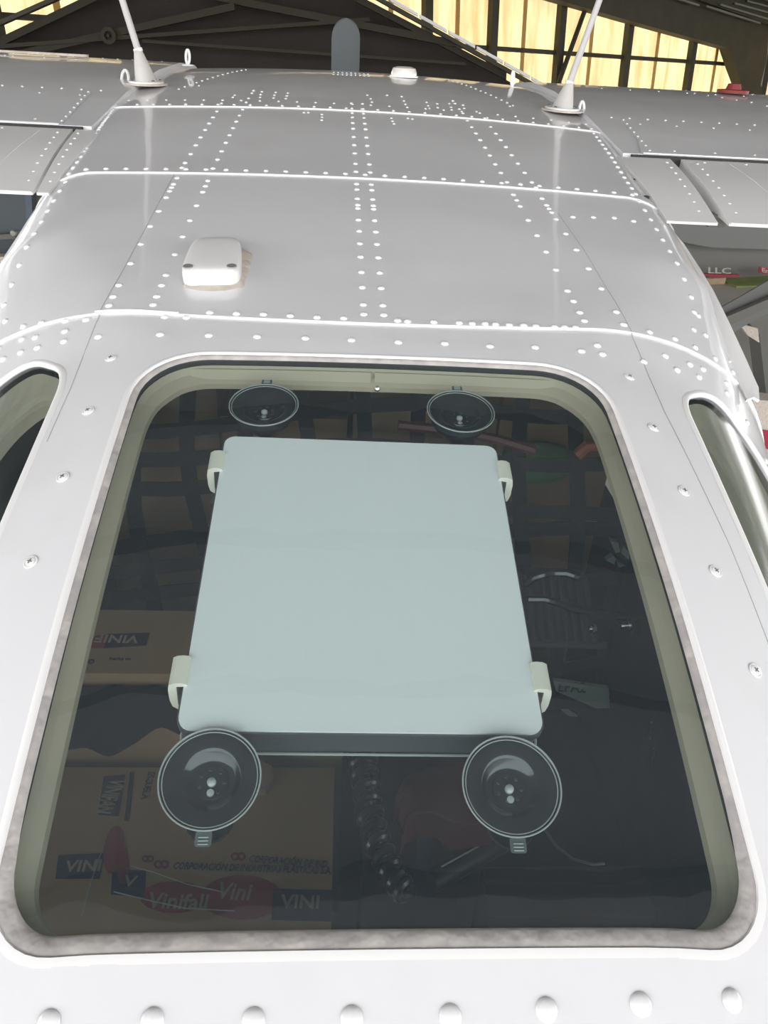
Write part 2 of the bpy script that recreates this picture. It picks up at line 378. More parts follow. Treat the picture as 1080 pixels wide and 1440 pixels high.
def S0(q, y):
    w, rx, rz, c = lerp_t(TW, y), lerp_t(TRX, y), lerp_t(TRZ, y), lerp_t(TC, y)
    s = 1 if q >= 0 else -1; q = abs(q); Q0 = w-rx; L = rx*1.35
    if q < Q0: x, d = q, c*(q/w)**2
    elif q < Q0+L:
        a = (q-Q0)/L*math.pi/2; x = Q0 + rx*math.sin(a); d = c*(x/w)**2 + rz*(1-math.cos(a))
    else:
        e = q-Q0-L; x = w + .03*e; d = c + rz + e
    return Vector((XC + s*x, y, zc(y)-d))
def q_of(x, y):
    w, rx = lerp_t(TW, y), lerp_t(TRX, y); s = 1 if x >= 0 else -1; a = abs(x)
    if a <= w-rx: return x
    t = min(1, (a-(w-rx))/rx); return s*((w-rx) + math.asin(t)/(math.pi/2)*rx*1.35)
SEAMS = [lambda x: .851 + .22*x*x, lambda x: 1.347 + .05*x*x, lambda x: 1.832]
def lift(x, y):
    for f in SEAMS:
        d = y - f(x)
        if -.0025 <= d < .12: return .0024*(1-max(0, d)/.12)
    return 0
def NRM(q, y):
    e = .004; a = S0(q+e, y)-S0(q-e, y); b = S0(q, y+e)-S0(q, y-e); return a.cross(b).normalized()
def SP(q, y, h=0):
    n = NRM(q, y); p = S0(q, y); return p + n*(h + lift(min(.5, abs(p.x-XC)), y)), n
def SX(x, y, h=0): return SP(q_of(x, y), y, h)

plane = root('light_aircraft', 'white riveted high-wing light aircraft seen from behind its rear window', 'aircraft', (XC, .9, -.3), 'A')
def skin(name, ya, yb, ny, Q=1.1):
    """skin panel from seam ya (its free aft edge, standing proud) forward to yb"""
    qs = [-Q + 2*Q*i/150 for i in range(151)]
    # finer at the corners is given by q itself
    rows = []
    for j in range(ny+1):
        t = (j/ny)**1.3; row = []
        for q in qs:
            xx = min(.5, abs(S0(q, (ya(0)+yb(0))/2).x-XC)); a, b = ya(xx), yb(xx)+.012
            y = a + (b-a)*t; row.append(SP(q, y, -.0016 if j == ny else 0)[0])
        rows.append(row)
    lip = []
    for q in qs:
        xx = min(.5, abs(S0(q, (ya(0)+yb(0))/2).x-XC)); a = ya(xx); lip.append(SP(q, a, -.0036)[0])
    lip2 = [p.copy() for p in rows[0]]
    mb = MB(); nq = len(qs)
    mb.add([p for r in rows for p in r], [(j*nq+i, j*nq+i+1, (j+1)*nq+i+1, (j+1)*nq+i) for j in range(ny) for i in range(nq-1)])
    # recalc is avoided so that the outer side stays the front
    me = bpy.data.meshes.new(name); b = LOC[plane]
    me.from_pydata([p-b for p in mb.v], [], mb.f); me.shade_smooth()
    o = link(name, me, M['paint'], plane)
    # bright rounded free edge
    e = MB(); prof = [(0, .0001), (-.0009, -.0003), (-.0013, -.0013), (-.0012, -.0025)]
    vs = []
    for i, q in enumerate(qs):
        xx = min(.5, abs(S0(q, (ya(0)+yb(0))/2).x-XC)); a = ya(xx); p, nn = SP(q, a)
        fw = (rows[1][i]-rows[0][i]).normalized()
        vs += [p + fw*d + nn*h for d, h in prof]
    m = len(prof)
    e.add(vs, [(i*m+k, (i+1)*m+k, (i+1)*m+k+1, i*m+k+1) for i in range(nq-1) for k in range(m-1)])
    e.build('seam_edge', M['edge'], o, smooth=80)
    return o
skin('roof_skin', SEAMS[0], SEAMS[1], 26)
skin('roof_skin', SEAMS[1], SEAMS[2], 20)
skin('roof_skin', SEAMS[2], lambda x: 3.25, 34)

# ---- outlines in (x, y) of the openings
def rrect(hw, y0, y1, rb, rt, seg=9, skew=0):
    out = []
    for cx, cy, r, a0 in ((hw-rb, y0+rb, rb, -90), (hw-rt, y1-rt, rt, 0), (-hw+rt, y1-rt, rt, 90), (-hw+rb, y0+rb, rb, 180)):
        for k in range(seg+1):
            t = rad(a0+90*k/seg); out.append((cx + r*math.cos(t), cy + r*math.sin(t)))
    return out
def densify(poly, step=.02):
    out = []
    for (a, b), (c, d) in zip(poly, poly[1:]+poly[:1]):
        L = math.hypot(c-a, d-b); n = max(1, int(L/step))
        for k in range(n): out.append((a+(c-a)*k/n, b+(d-b)*k/n))
    return out
rear = densify([(x+.003, y) for x, y in rrect(.2425, .254, .785, .046, .072)])
def smooth_closed(pts, n=6):
    out = []; m = len(pts)
    for i in range(m):
        p0, p1, p2, p3 = (Vector(pts[(i+k) % m]) for k in (-1, 0, 1, 2))
        for k in range(n):
            t = k/n
            out.append(tuple(.5*((2*p1) + (p2-p0)*t + (2*p0-5*p1+4*p2-p3)*t*t + (-p0+3*p1-3*p2+p3)*t**3)))
    return out
def side_open(s, xi, dx):
    w = .22+.32*.0
    pts = [(q_of(xi+.012, .06), .06), (q_of(xi+.006, .3), .3), (q_of(xi-.006, .55), .55), (q_of(xi-.01, .70), .70), (q_of(xi-.006+dx, .765), .765), (q_of(xi+.02+dx, .80), .80), (q_of(xi+.055, .815), .815),
           (q_of(.435, .795), .795), (q_of(.475, .74), .74), (.215+.32*1.05, .64), (.215+.32*1.12, .50), (.215+.32*1.15, .30), (.215+.32*1.15, .06)]
    pts = [(q*s, y) for q, y in pts]
    return smooth_closed(pts if s > 0 else pts[::-1], 5)
right_w = side_open(1, .350, 0)
left_w = side_open(-1, .327, 0)

def inside(p, poly):
    x, y = p; c = False
    for (a, b), (d, e) in zip(poly, poly[1:]+poly[:1]):
        if (b > y) != (e > y) and x < (d-a)*(y-b)/(e-b)+a: c = not c
    return c
rear_q = [(q_of(x, y), y) for x, y in rear]
# rear skin: constrained triangulation in (q, y), three openings
Qm = 1.05
top = []
for i in range(81):
    q = Qm - 2*Qm*i/80; x = min(.5, abs(S0(q, .86).x-XC)); top.append((q, SEAMS[0](x)+.008))
bound = [(-Qm + 2*Qm*i/60, -.12) for i in range(61)] + top
loops = [bound, rear_q, right_w, left_w]
co = []; edges = []
for lp in loops:
    b = len(co); co += [Vector(p) for p in lp]; edges += [(b+i, b+(i+1) % len(lp)) for i in range(len(lp))]
def near(p, poly, d): return any((p[0]-a)**2+(p[1]-b)**2 < d*d for a, b in poly)
st = .022
for i in range(int(2*Qm/st)):
    for j in range(int(1.06/st)):
        p = (-Qm+st*(i+.5), -.12+st*(j+.5))
        if not inside(p, bound) or any(inside(p, l) for l in loops[1:]): continue
        if any(near(p, l, .010) for l in loops): continue
        co.append(Vector(p))
vo, eo, fo, _, _, _ = delaunay_2d_cdt(co, edges, [], 0, 1e-6)
ff = []
for f in fo:
    c = sum((Vector(vo[i]) for i in f), Vector((0, 0)))/len(f)
    if inside(c, bound) and not any(inside(c, l) for l in loops[1:]): ff.append(list(f))
me = bpy.data.meshes.new('rear_skin'); b = LOC[plane]
me.from_pydata([S0(v[0], v[1])-b for v in vo], [], ff); me.shade_smooth()
rskin = link('rear_skin', me, M['paint'], plane)

def band(name, poly, prof, mat, parent, smooth=60, close=True):
    """poly in (q,y); prof = [(inward, height)]"""
    n = len(poly); vs = []
    area = sum(a*d-c*b for (a, b), (c, d) in zip(poly, poly[1:]+poly[:1]))
    sg = 1 if area > 0 else -1
    for i in range(n):
        a = Vector(poly[i-1]); c = Vector(poly[(i+1) % n]); t = (c-a).normalized(); inn = Vector((-t.y, t.x))*sg
        for d, h in prof:
            dd, hh = (d(Vector(poly[i])) if callable(d) else d), (h(Vector(poly[i])) if callable(h) else h)
            p = Vector(poly[i]) + inn*dd; vs.append(SP(p.x, p.y, hh)[0])
    m = len(prof)
    fs = [(i*m+k, ((i+1) % n)*m+k, ((i+1) % n)*m+k+1, i*m+k+1) for i in range(n) for k in range(m-1)]
    return MB().add(vs, fs).build(name, mat, parent, smooth=smooth)
def glass_patch(name, poly, mat, parent, h=-.006, st=.03, grow=.004):
    co = [Vector(p) for p in poly]; ed = [(i, (i+1) % len(poly)) for i in range(len(poly))]
    xs = [p[0] for p in poly]; ys_ = [p[1] for p in poly]
    for i in range(int((max(xs)-min(xs))/st)+1):
        for j in range(int((max(ys_)-min(ys_))/st)+1):
            p = (min(xs)+st*(i+.5), min(ys_)+st*(j+.5))
            if inside(p, poly) and not near(p, poly, .012): co.append(Vector(p))
    vo, eo, fo, _, _, _ = delaunay_2d_cdt(co, ed, [], 0, 1e-6)
    fs = [list(f) for f in fo if inside(sum((Vector(vo[i]) for i in f), Vector((0, 0)))/len(f), poly)]
    me = bpy.data.meshes.new(name); b = LOC[parent]
    me.from_pydata([SP(v[0], v[1], h)[0]-b for v in vo], [], fs); me.shade_smooth()
    return link(name, me, mat, parent)
# rear window assembly
def wide(p):
    t = min(1, max(0, (.34-p.y)/.075)); return .0065 + .0050*t*t*(3-2*t)
lipk = lambda h: (lambda p: h*min(1, max(.15, (p.y-.25)/.12)))
band('window_lip', rear_q, [(-.0038, .0000), (-.0022, lipk(.0007)), (-.0005, lipk(.0009)), (.0012, lipk(.0004)), (.002, -.0022)], M['edge'], plane)
band('window_sealant', rear_q, [(.0015, -.0012), (.003, -.0010), (lambda p: wide(p)-.0015, -.0022), (wide, -.0045)], M['seal'], plane)
gl = glass_patch('rear_window_glass', rear_q, M['glass'], plane, h=-.0045)
def tw(k):
    def f(p):
        t = min(1, max(0, (p.y-.68)/.09)); return k*(1 + .75*t*t*(3-2*t))
    return f
TR_IN = [(tw(.004), -.011), (tw(.006), -.018), (tw(.0065), -.0185), (tw(.011), -.022), (tw(.0125), -.024), (tw(.0125), -.030)]
band('window_trim', rear_q, TR_IN, M['trim'], plane, smooth=30)
band('window_bezel', rear_q, [(.0005, -.006), (.004, -.009), (.004, -.013), (.0005, -.014)], M['gasket'], plane)
for w_ in (right_w, left_w):
    band('window_lip', w_, [(-.006, .0000), (-.003, .0014), (-.0005, .0014), (.001, 0), (.001, -.004)], M['edge'], plane)
    glass_patch('side_window_glass', w_, M['sglass'], plane, h=-.003, st=.012)
    band('window_trim', w_, [(.003, -.012), (.008, -.026), (.014, -.030), (.016, -.036), (.022, -.038), (.023, -.05)], M['trim'], plane, smooth=30)
# join in the trim at the middle of the top edge, with its screw
p, n_ = SX(-.012, .765, -.036)
tcen = p; yd = (SX(-.012, .785)[0]-SX(-.012, .765)[0]).normalized(); xd = Vector((1, 0, 0))
for (x0, x1, hh) in ((.0, .215, -.0), (-.215, -.004, .004)):
    vs = []
    nn = 14
    for i in range(nn+1):
        x = x0+(x1-x0)*i/nn
        a, na = SX(x+.003, .775, -.013); c, nc = SX(x+.003, .765, -.030+hh*.3)
        vs += [a, c, c+nc*.001-Vector((0, .0018, 0)), a-Vector((0, .0018, 0))]
    MB().add(vs, [(4*i+k, 4*i+4+k, 4*i+4+(k+1) % 4, 4*i+(k+1) % 4) for i in range(nn) for k in range(4)] + [(0, 1, 2, 3), (4*nn, 4*nn+3, 4*nn+2, 4*nn+1)]).build('trim_strip', M['trim'], plane, smooth=25)
sp = SX(.006, .767, -.026)[0]
MB().lathe([(.0, .0022), (.0022, .0018), (.0034, 0), (.0034, -.002)], sp-Vector((0, .004, 0)), (0, -1, .5), 14).build('trim_screw', M['chrome'], plane, smooth=40)

# ------------------------------------------------------------------ rivets
rv = MB(); rv.lathe([(.0045, -.0004), (.0043, .0006), (.0034, .0015), (.0018, .0021), (.0001, .0023)], (0, 0, 0), (0, 0, 1), 10)
rivet_me = rv.mesh('rivet', (0, 0, 0), 80); rivet_me.materials.append(M['rivet'])
smallv = MB(); smallv.lathe([(.0036, -.0003), (.0030, .0009), (.0016, .0016), (.0001, .0018)], (0, 0, 0), (0, 0, 1), 7)
RIV = []           # (distance key, x, y)
YL = [.87, .894, .94, .984, 1.03, 1.074, 1.118, 1.161, 1.208, 1.222, 1.25, 1.293, 1.32, 1.378, 1.426, 1.493, 1.547, 1.606, 1.67, 1.718, 1.77, 1.811, 1.847, 1.911]
def lin(x0, y0, x1, y1, y): return x0+(x1-x0)*(y-y0)/(y1-y0)
for y in YL:
    RIV += [(lin(-.008, .85, -.022, 1.9, y), y), (lin(.0145, .87, .002, 1.9, y), y)]
Y2 = [.884, .904, .933, .996, 1.056, 1.118, 1.177, 1.235, 1.264, 1.281, 1.297, 1.328, 1.375, 1.405, 1.461, 1.518, 1.572, 1.628, 1.68, 1.732, 1.789, 1.86]
for y in Y2: RIV.append((-.297, y)); RIV.append((lin(.299, .877, .264, 1.8, y-.02), y-.02 if y > .9 else y))
Y3 = [.882, .903, .933, .962, 1.024, 1.082, 1.141, 1.201, 1.261, 1.289, 1.315, 1.373, 1.427, 1.481, 1.537, 1.59, 1.645, 1.698, 1.752, 1.81, 1.878, 1.93, 2.0, 2.035]
for y in Y3: RIV.append((-.247, y)); RIV.append((lin(.251, .875, .222, 1.8, y), y))
EL = [(.93, -.447), (.99, -.453), (1.06, -.457), (1.184, -.464), (1.276, -.471), (1.39, -.479), (1.636, -.502), (1.92, -.522)]
y = .93
while y < 1.86:
    e = -lerp_t(EL, y); RIV += [(-e, y), (e-.018, y+.012)]
    if y > 1.5: RIV.append((-e+.0, y+.016))
    y += .041 if y < 1.33 else .033
RIV += [(-.434, .927), (-.399, .891), (-.374, .881), (-.345, .873), (-.319, .865), (-.23, .858), (-.206, .857), (-.181, .855+.01), (-.151, .863), (-.121, .863), (-.091, .861), (-.061, .859), (-.031, .859), (.03, .858), (.041, .857), (.071, .858), (.1, .859), (.115, .859), (.13, .86), (.142, .86), (.158, .86), (.175, .861), (.189, .861), (.211, .862), (.223, .863), (.236, .864), (.331, .882), (.366, .888), (.396, .893), (.428, .9), (.461, .91)]
RIV += [(-.429, .88), (-.396, .87), (-.377, .861), (-.34, .852), (-.413, .851), (-.39, .845), (-.368, .839), (-.336, .833), (-.296, .826), (-.228, .82), (-.176, .819), (-.124, .818), (-.072, .817), (-.022, .816), (.029, .815), (.08, .816), (.13, .815), (.181, .818), (.233, .816), (.255, .832), (.257, .815), (.307, .819), (.352, .828), (.384, .837), (.342, .846), (.377, .853), (.398, .86), (.437, .87), (.429, .848), (.455, .83), (.475, .80), (.49, .76), (-.45, .86), (-.47, .83)]
RIV += [(.316, 1.232), (.35, 1.239), (.385, 1.246), (.414, 1.24), (.427, .985), (.409, .936)]
for i in range(29): RIV.append((-.45+.9*i/28, 1.363+.05*(.45*(i-14)/14)**2))
for i in range(29): RIV.append((-.47+.94*i/28, 1.846))
FOR = [(-.227, 2.023), (-.226, 1.984), (-.224, 1.948), (-.195, 2.018), (-.195, 1.979), (-.194, 1.943), (-.167, 2.013), (-.167, 1.975), (-.167, 1.939), (-.282, 1.969), (-.283, 1.942), (-.12, 1.795), (-.111, 1.797), (-.083, 1.784), (-.082, 1.758), (-.082, 1.731), (.015, 2.031), (.021, 1.985), (.023, 1.941), (-.382, 2.103), (.061, 2.047), (.095, 2.041), (.097, 1.984), (.098, 1.94), (.149, 1.986), (.149, 1.942), (.149, 1.909), (.173, 1.978), (.169, 1.925), (.202, 1.991), (.201, 1.946), (.199, 1.912), (.233, 1.987), (.231, 1.946), (.255, 1.916), (.06, 1.781), (.061, 1.754), (.063, 1.729), (.095, 1.791), (.104, 1.786), (.35, 2.034)]
for i in range(26): FOR.append((-.5+1.0*i/25, 1.90))
for i in range(9): FOR += [(-.07+.012*i, 2.50), (-.07+.012*i, 2.42)]
for k in range(14): FOR += [(.36-.008*k, 2.05+.035*k), (-.42+.008*k, 2.05+.035*k)]
def frame_of(p, n, s=1.0):
    q = n.to_track_quat('Z', 'Y').to_matrix().to_4x4(); m = Matrix.Translation(p-LOC[plane]) @ q
    return m @ Matrix.Scale(s, 4) if s != 1 else m
ind = sorted(RIV, key=lambda t: t[1])
for k, (x, y) in enumerate(ind[:270]):
    p, n = SX(x, y); o = link('rivet', rivet_me, None, plane); o.matrix_local = frame_of(p, n)
far = MB()
def add_far(p, n, s=1.0):
    m = n.to_track_quat('Z', 'Y').to_matrix()
    far.add([p + m @ (v*s) for v in smallv.v], smallv.f)
for x, y in ind[270:]: add_far(*SX(x, y), 1.15)
for x, y in FOR: add_far(*SX(x, y))
# the large dimpled rivets under the window
br = MB(); br.lathe([(.0066, .0001), (.0062, .0009), (.0048, .0020), (.0025, .0028), (.0001, .0030)], (0, 0, 0), (0, 0, 1), 20)
br_me = br.mesh('dimpled_rivet', (0, 0, 0), 80); br_me.materials.append(M['rivet'])
for x, y in [(-.243, .229), (-.187, .2265), (-.13, .2255), (-.074, .2245), (-.019, .2245), (.037, .2245), (.093, .227), (.149, .229), (.206, .232), (.262, .236)]:
    p, n = SX(x, y); o = link('large_rivet', br_me, None, plane); o.matrix_local = frame_of(p, n)
# cross-head screws on the window posts
scw = MB(); scw.lathe([(.0062, .0001), (.0060, .0008), (.0050, .0010), (.0048, .0004), (.0044, .0004), (.0042, .0012), (.0025, .0016), (.0001, .0017)], (0, 0, 0), (0, 0, 1), 22)
scw_me = scw.mesh('screw', (0, 0, 0), 50); scw_me.materials.append(M['paint2'])
crs = MB(); crs.box((0, 0, .0017), (.0046, .0009, .0006)); crs.box((0, 0, .0017), (.0009, .0046, .00061)); crs_me = crs.mesh('cross_slot', (0, 0, 0), 0); crs_me.materials.append(M['strut'])
for x, y in [(-.272, .781), (-.274, .695), (-.275, .608), (-.278, .52), (-.284, .435), (.279, .78), (.282, .697), (.288, .613), (.29, .526), (.296, .441)]:
    p, n = SX(x, y); o = link('screw', scw_me, None, plane); o.matrix_local = frame_of(p, n)
    c = link('cross_slot', crs_me, None, o); c.rotation_euler.z = random.random()*1.5
# lap joints running forward over the shoulders
def surf_line(name, pts, r, mat, h=0, dens=8):
    out = []
    for (a, b), (c, d) in zip(pts[:-1], pts[1:]):
        for k in range(dens): out.append(SX(a+(c-a)*k/dens, b+(d-b)*k/dens, h)[0])
    out.append(SX(*pts[-1], h)[0])
    return MB().tube(out, r, 5).build(name, mat, plane, smooth=80)
M['joint'] = prin('grey_joint_line', (.42, .42, .42), .6)
surf_line('panel_joint', [(.295, 1.242), (.302, 1.104), (.303, .99), (.305, .891), (.306, .817), (.305, .73), (.312, .632), (.318, .562), (.323, .40), (.325, .2)], .0005, M['joint'], -.00005)
surf_line('panel_joint', [(-.305, 1.347), (-.302, 1.088), (-.302, .947), (-.305, .853), (-.305, .798), (-.303, .741), (-.305, .662)], .0005, M['joint'], -.00005)
# short sealed laps on the seam
surf_line('lap_sealant', [(-.31, .874), (-.26, .868), (-.215, .8625)], .0016, M['edge'], .0002)
surf_line('lap_sealant', [(.245, .864), (.28, .869), (.31, .873)], .0014, M['sealant'], -.0014)

# ------------------------------------------------------------------ wings
WP = [(1.66, -.163), (1.95, -.120), (2.3, -.088), (2.6, -.078), (2.85, -.090), (3.02, -.13), (3.10, -.20)]
def wz(y): return lerp_t(WP, y)
def wing(s, tip=3.2):
    xs = [XC + s*(.515 + (tip-.515)*(i/24)**1.4) for i in range(25)]
    ysl = [1.655, 1.72, 1.8, 1.95, 2.1, 2.3, 2.45, 2.6, 2.72, 2.85, 2.95, 3.02, 3.07, 3.10]
    up = [[Vector((x, y, wz(y)+.012*abs(x-XC)*0)) for y in ysl] for x in xs]
    lo = [[Vector((x, y, -.235 + .02*(y-1.65)*0)) for y in reversed(ysl[:-1])] for x in xs]
    ring = [u+l for u, l in zip(up, lo)]; m = len(ring[0])
    mb = MB().add([p for r in ring for p in r], [(i*m+k, (i+1)*m+k, (i+1)*m+(k+1) % m, i*m+(k+1) % m) for i in range(len(xs)-1) for k in range(m)] + [list(range(m)), list(range((len(xs)-1)*m, len(xs)*m))])
    wg = mb.build('wing', M['paint'], plane, smooth=40)
    # edge of the main skin over the flap
    x0 = XC+s*(.60 if s > 0 else .64)
    MB().tube([Vector((XC+s*t, 1.655, wz(1.66)+.001)) for t in (.555 if s > 0 else .575, 1, 2, tip)], .0022, 5).build('skin_edge', M['edge'], wg)
    MB().box((XC+s*(tip+.53)/2, 1.648, wz(1.66)-.012), (tip-.53, .008, .022)).build('hinge_gap', M['gasket'], wg, smooth=0)
    return wg
wr_, wl_ = wing(1), wing(-1)
def flap_prof(t): return Vector((0, 1.645-(1.645-1.30)*t, -.166 - .082*t - .004*math.sin(t*math.pi)))
def flap(name, xa, xb, ya_te, yb_te, mat, gap=0):
    mb = MB(); n = 8; vs = []
    for (xh, xt), yt in ((xa, ya_te), (xb, yb_te)):
        for i in range(n+1):
            t = i/n; x = xh+(xt-xh)*t; y = 1.643+(yt-1.643)*t; z = -.168-.056*t+.006*math.sin(t*math.pi); vs.append((x, y, z))
        for i in range(n, -1, -1):
            t = i/n; x = xh+(xt-xh)*t; y = 1.643+(yt-1.643)*t; z = -.168-.056*t-.004-.035*(1-t); vs.append((x, y, z))
    m = 2*(n+1)
    mb.add(vs, [(k, (k+1) % m, m+(k+1) % m, m+k) for k in range(m)] + [list(range(m)), list(range(m, 2*m))])
    return mb.build(name, mat, plane, smooth=40)
def flap_pt(x, y, h=0.001): t = (1.643-y)/(1.643-1.30); return Vector((x, y, -.168-.056*t+.006*math.sin(t*math.pi)+h))
YTE = 1.298
# right side: fixed inner panel, gap, flap ; left side: gap close to the body, flap
fx = flap('inboard_panel', (XC+.50, XC+.49), (XC+.607, XC+.575), YTE, YTE, M['paint2'])
fr = flap('flap', (XC+.629, XC+.594), (XC+3.1, XC+3.1), YTE, YTE, M['paint2'])
il = flap('inboard_panel', (XC-.49, XC-.49), (XC-.541, XC-.508), YTE, YTE, M['paint2'])
fl = flap('flap', (XC-.547, XC-.514), (XC-3.1, XC-3.1), YTE, YTE, M['paint2'])
MB().box((XC+.603, 1.48, -.232), (.03, .24, .02)).build('flap_rib', M['nb'], plane, smooth=0)
for a, b in ((XC+.596, XC+3.1), (XC-.515, XC-3.1)):
    MB().tube([(a, YTE, -.2255), (b, YTE, -.2255)], .003, 6).build('trailing_edge', M['edge'], plane)
MB().tube([(XC+.50, YTE, -.2255), (XC+.574, YTE, -.2255)], .0018, 6).build('trailing_edge', M['paint2'], plane)
for s, x0, dx, k in ((1, .72, .05, 7), (-1, .60, .06, 6)):
    for i in range(k):
        x = XC + s*(x0+dx*i*1.6)
        MB().tube([flap_pt(x, y, .0004) for y in (1.62, 1.5, 1.4, 1.31)], .0007, 5).build('flap_crease', M['paint2'], fr if s > 0 else fl)
# wing rivets
for s in (1, -1):
    for i in range(34):
        x = XC+s*(.57+.042*i); add_far(Vector((x, 1.95, wz(1.95))), Vector((0, -.1, 1)), .9)
        add_far(Vector((x, 2.62, wz(2.62))), Vector((0, 0, 1)), .9)
        if i % 2: add_far(Vector((x, 2.50, wz(2.50))), Vector((0, 0, 1)), .9); add_far(Vector((x+.01, 1.90, wz(1.90))), Vector((0, 0, 1)), .8)
        if i < 22 and i % 2 == 0:
            add_far(Vector((x+s*.06, 1.69, wz(1.69))), Vector((0, -.1, 1)), 1); add_far(flap_pt(x+s*.1, 1.625, 0), Vector((0, -.2, 1)), .9)
        if i < 24: add_far(flap_pt(x+s*.19, 1.312, 0), Vector((0, -.2, 1)), .8)
    for j in range(8):
        add_far(flap_pt(XC+s*((.59 if s > 0 else .565)-.0045*j), 1.61-.038*j, 0), Vector((0, -.2, 1)), .9)
        add_far(flap_pt(XC+s*((.650 if s > 0 else .528)-.004*j), 1.61-.038*j, 0), Vector((0, -.2, 1)), .9)
        add_far(Vector((XC+s*(.592-.002*j), 1.93-.035*j, wz(1.93-.035*j)+.0005)), Vector((0, -.1, 1)), .9)
    for j in range(10): add_far(Vector((XC+s*(1.15-.02*j), 2.05+.05*j, wz(2.05+.05*j))), Vector((0, 0, 1)), .9)
# leading strip line of the wing (raised vent strip on the left crest)
MB().box((XC-1.05, 2.60, wz(2.6)+.004), (.55, .02, .006)).build('vent_strip', M['sealant'], plane, smooth=0)
far.build('small_rivets', M['rivet'], plane, smooth=60, kind='stuff')
# root gap line from the skin edge forward
for s in (1, -1):
    MB().tube([Vector((XC+s*t, y, wz(y)+.001)) for t, y in ((.571 if s < 0 else .552, 1.66), (.575, 1.76), (.580, 1.84), (.585, 1.94))], .0010, 5).build('root_joint', M['joint'], plane)
    if s > 0:
        for (u, v) in ((878, 233), (892, 254), (907, 278)):
            p = atA(u, v, 1.6 - (v-233)*.0045); MB().box(p, (.012, .008, .006)).build('rubber_plug', M['gasket'], plane, smooth=0)
# ------------------------------------------------------------------ flared fairing behind the right wing root
inner = []; 
fp_in = [(930, 318, 1.33), (946, 345, 1.26), (966, 385, 1.17), (985, 418, 1.09), (1003, 455, 1.02), (1022, 500, .95), (1038, 538, .90), (1050, 562, .865)]
fp_out = [(944, 322, 1.33), (962, 343, 1.26), (985, 378, 1.17), (1003, 408, 1.09), (1025, 452, 1.02), (1047, 500, .95), (1067, 545, .90), (1068, 563, .865)]
vs = []
for (a, b, y), (c, d, y2) in zip(fp_in, fp_out):
    p, q = atA(a, b, y), atA(c, d, y2); vs += [p, (p+q)/2 + Vector((0, 0, .004)), q]
mb = MB(); nn = len(fp_in)
vs2 = [v - Vector((.001, 0, .003)) for v in vs]
mb.add(vs+vs2, [(i*3+k, i*3+k+1, i*3+4+k, i*3+3+k) for i in range(nn-1) for k in (0, 1)] + [(3*nn+i*3+k, 3*nn+i*3+3+k, 3*nn+i*3+4+k, 3*nn+i*3+k+1) for i in range(nn-1) for k in (0, 1)]
       + [(i*3+2, i*3+5, 3*nn+i*3+5, 3*nn+i*3+2) for i in range(nn-1)] + [((nn-1)*3, (nn-1)*3+1, 3*nn+(nn-1)*3+1, 3*nn+(nn-1)*3), ((nn-1)*3+1, (nn-1)*3+2, 3*nn+(nn-1)*3+2, 3*nn+(nn-1)*3+1)])
mb.build('flared_fairing', M['paint2'], plane, smooth=60)
MB().tube([atA(a, b, y)+Vector((0, 0, .003)) for a, b, y in ((985, 415, 1.085), (993, 436, 1.05), (1002, 459, 1.012), (1014, 487, .968), (1026, 512, .93))], .0016, 6).build('fairing_bead', M['edge'], plane)

# ------------------------------------------------------------------ things bolted to the roof
def antenna(base_uv, top_uv, end_uv, y, s):
    b = atA(*base_uv, y)
    bz = S0(0, y).z if abs(b.x-XC) < .45 else b.z
    ant = MB(); ax = Vector((0, 0, 1))
    c1 = atA(*top_uv, y); e = atA(*end_uv, y); d = (e-c1).normalized()
    # flange
    fl_ = MB(); pts = [b + Vector((math.cos(t)*.047, math.sin(t)*.075, 0)) for t in [2*math.pi*k/24 for k in range(24)]]
    fl_.prism(pts, (0, 0, .004)); f = fl_.build('antenna_base', M['sealant'], plane)
    up = MB(); pts = [b + Vector((math.cos(t)*.039, math.sin(t)*.066, .004)) for t in [2*math.pi*k/24 for k in range(24)]]
    up.prism(pts, (0, 0, .004)); up.build('flange_plate', M['paint2'], f)
    for t in (.6, 2.5, 3.8, 5.6):
        q = b + Vector((math.cos(t)*.03, math.sin(t)*.052, .009)); MB().lathe([(.004, 0), (.003, .002), (.0001, .0025)], q, (0, 0, 1), 8).build('bolt', M['chrome'], f)
    # streamlined cone
    k = 10; n = 20; vs = []
    for i in range(k+1):
        t = i/k; c = b.lerp(c1, t) + Vector((0, 0, .006*(1-t))); rx = .015*(1-t)**.9 + .0085; ry = .036*(1-t)**.9 + .010
        vs += [c + Vector((math.cos(2*math.pi*j/n)*rx, math.sin(2*math.pi*j/n)*ry, 0)) for j in range(n)]
    MB().add(vs, [(i*n+j, i*n+(j+1) % n, (i+1)*n+(j+1) % n, (i+1)*n+j) for i in range(k) for j in range(n)]).build('antenna_cone', M['clip2'], plane, smooth=60)
    MB().tube([c1-d*.01, c1+d*.002, c1+d*.3, c1+d*.62], [.0095, .0078, .0058, .0035], 12).build('antenna_rod', M['rod'], plane)
    MB().tube([c1-d*.004, c1+d*.003], .0105, 14).build('antenna_collar', M['edge'], plane)
M['clip2'] = prin('aged_white_plastic', (.62, .60, .56), .45, noise=(25, (.56, .53, .49), .4, .7))
M['rod'] = prin('pale_grey_fibreglass', (.48, .46, .45), .4)
antenna((206, 119), (194, 70), (172, 0), 2.10, -1)
antenna((790, 156), (801, 116), (843, 0), 2.04, 1)
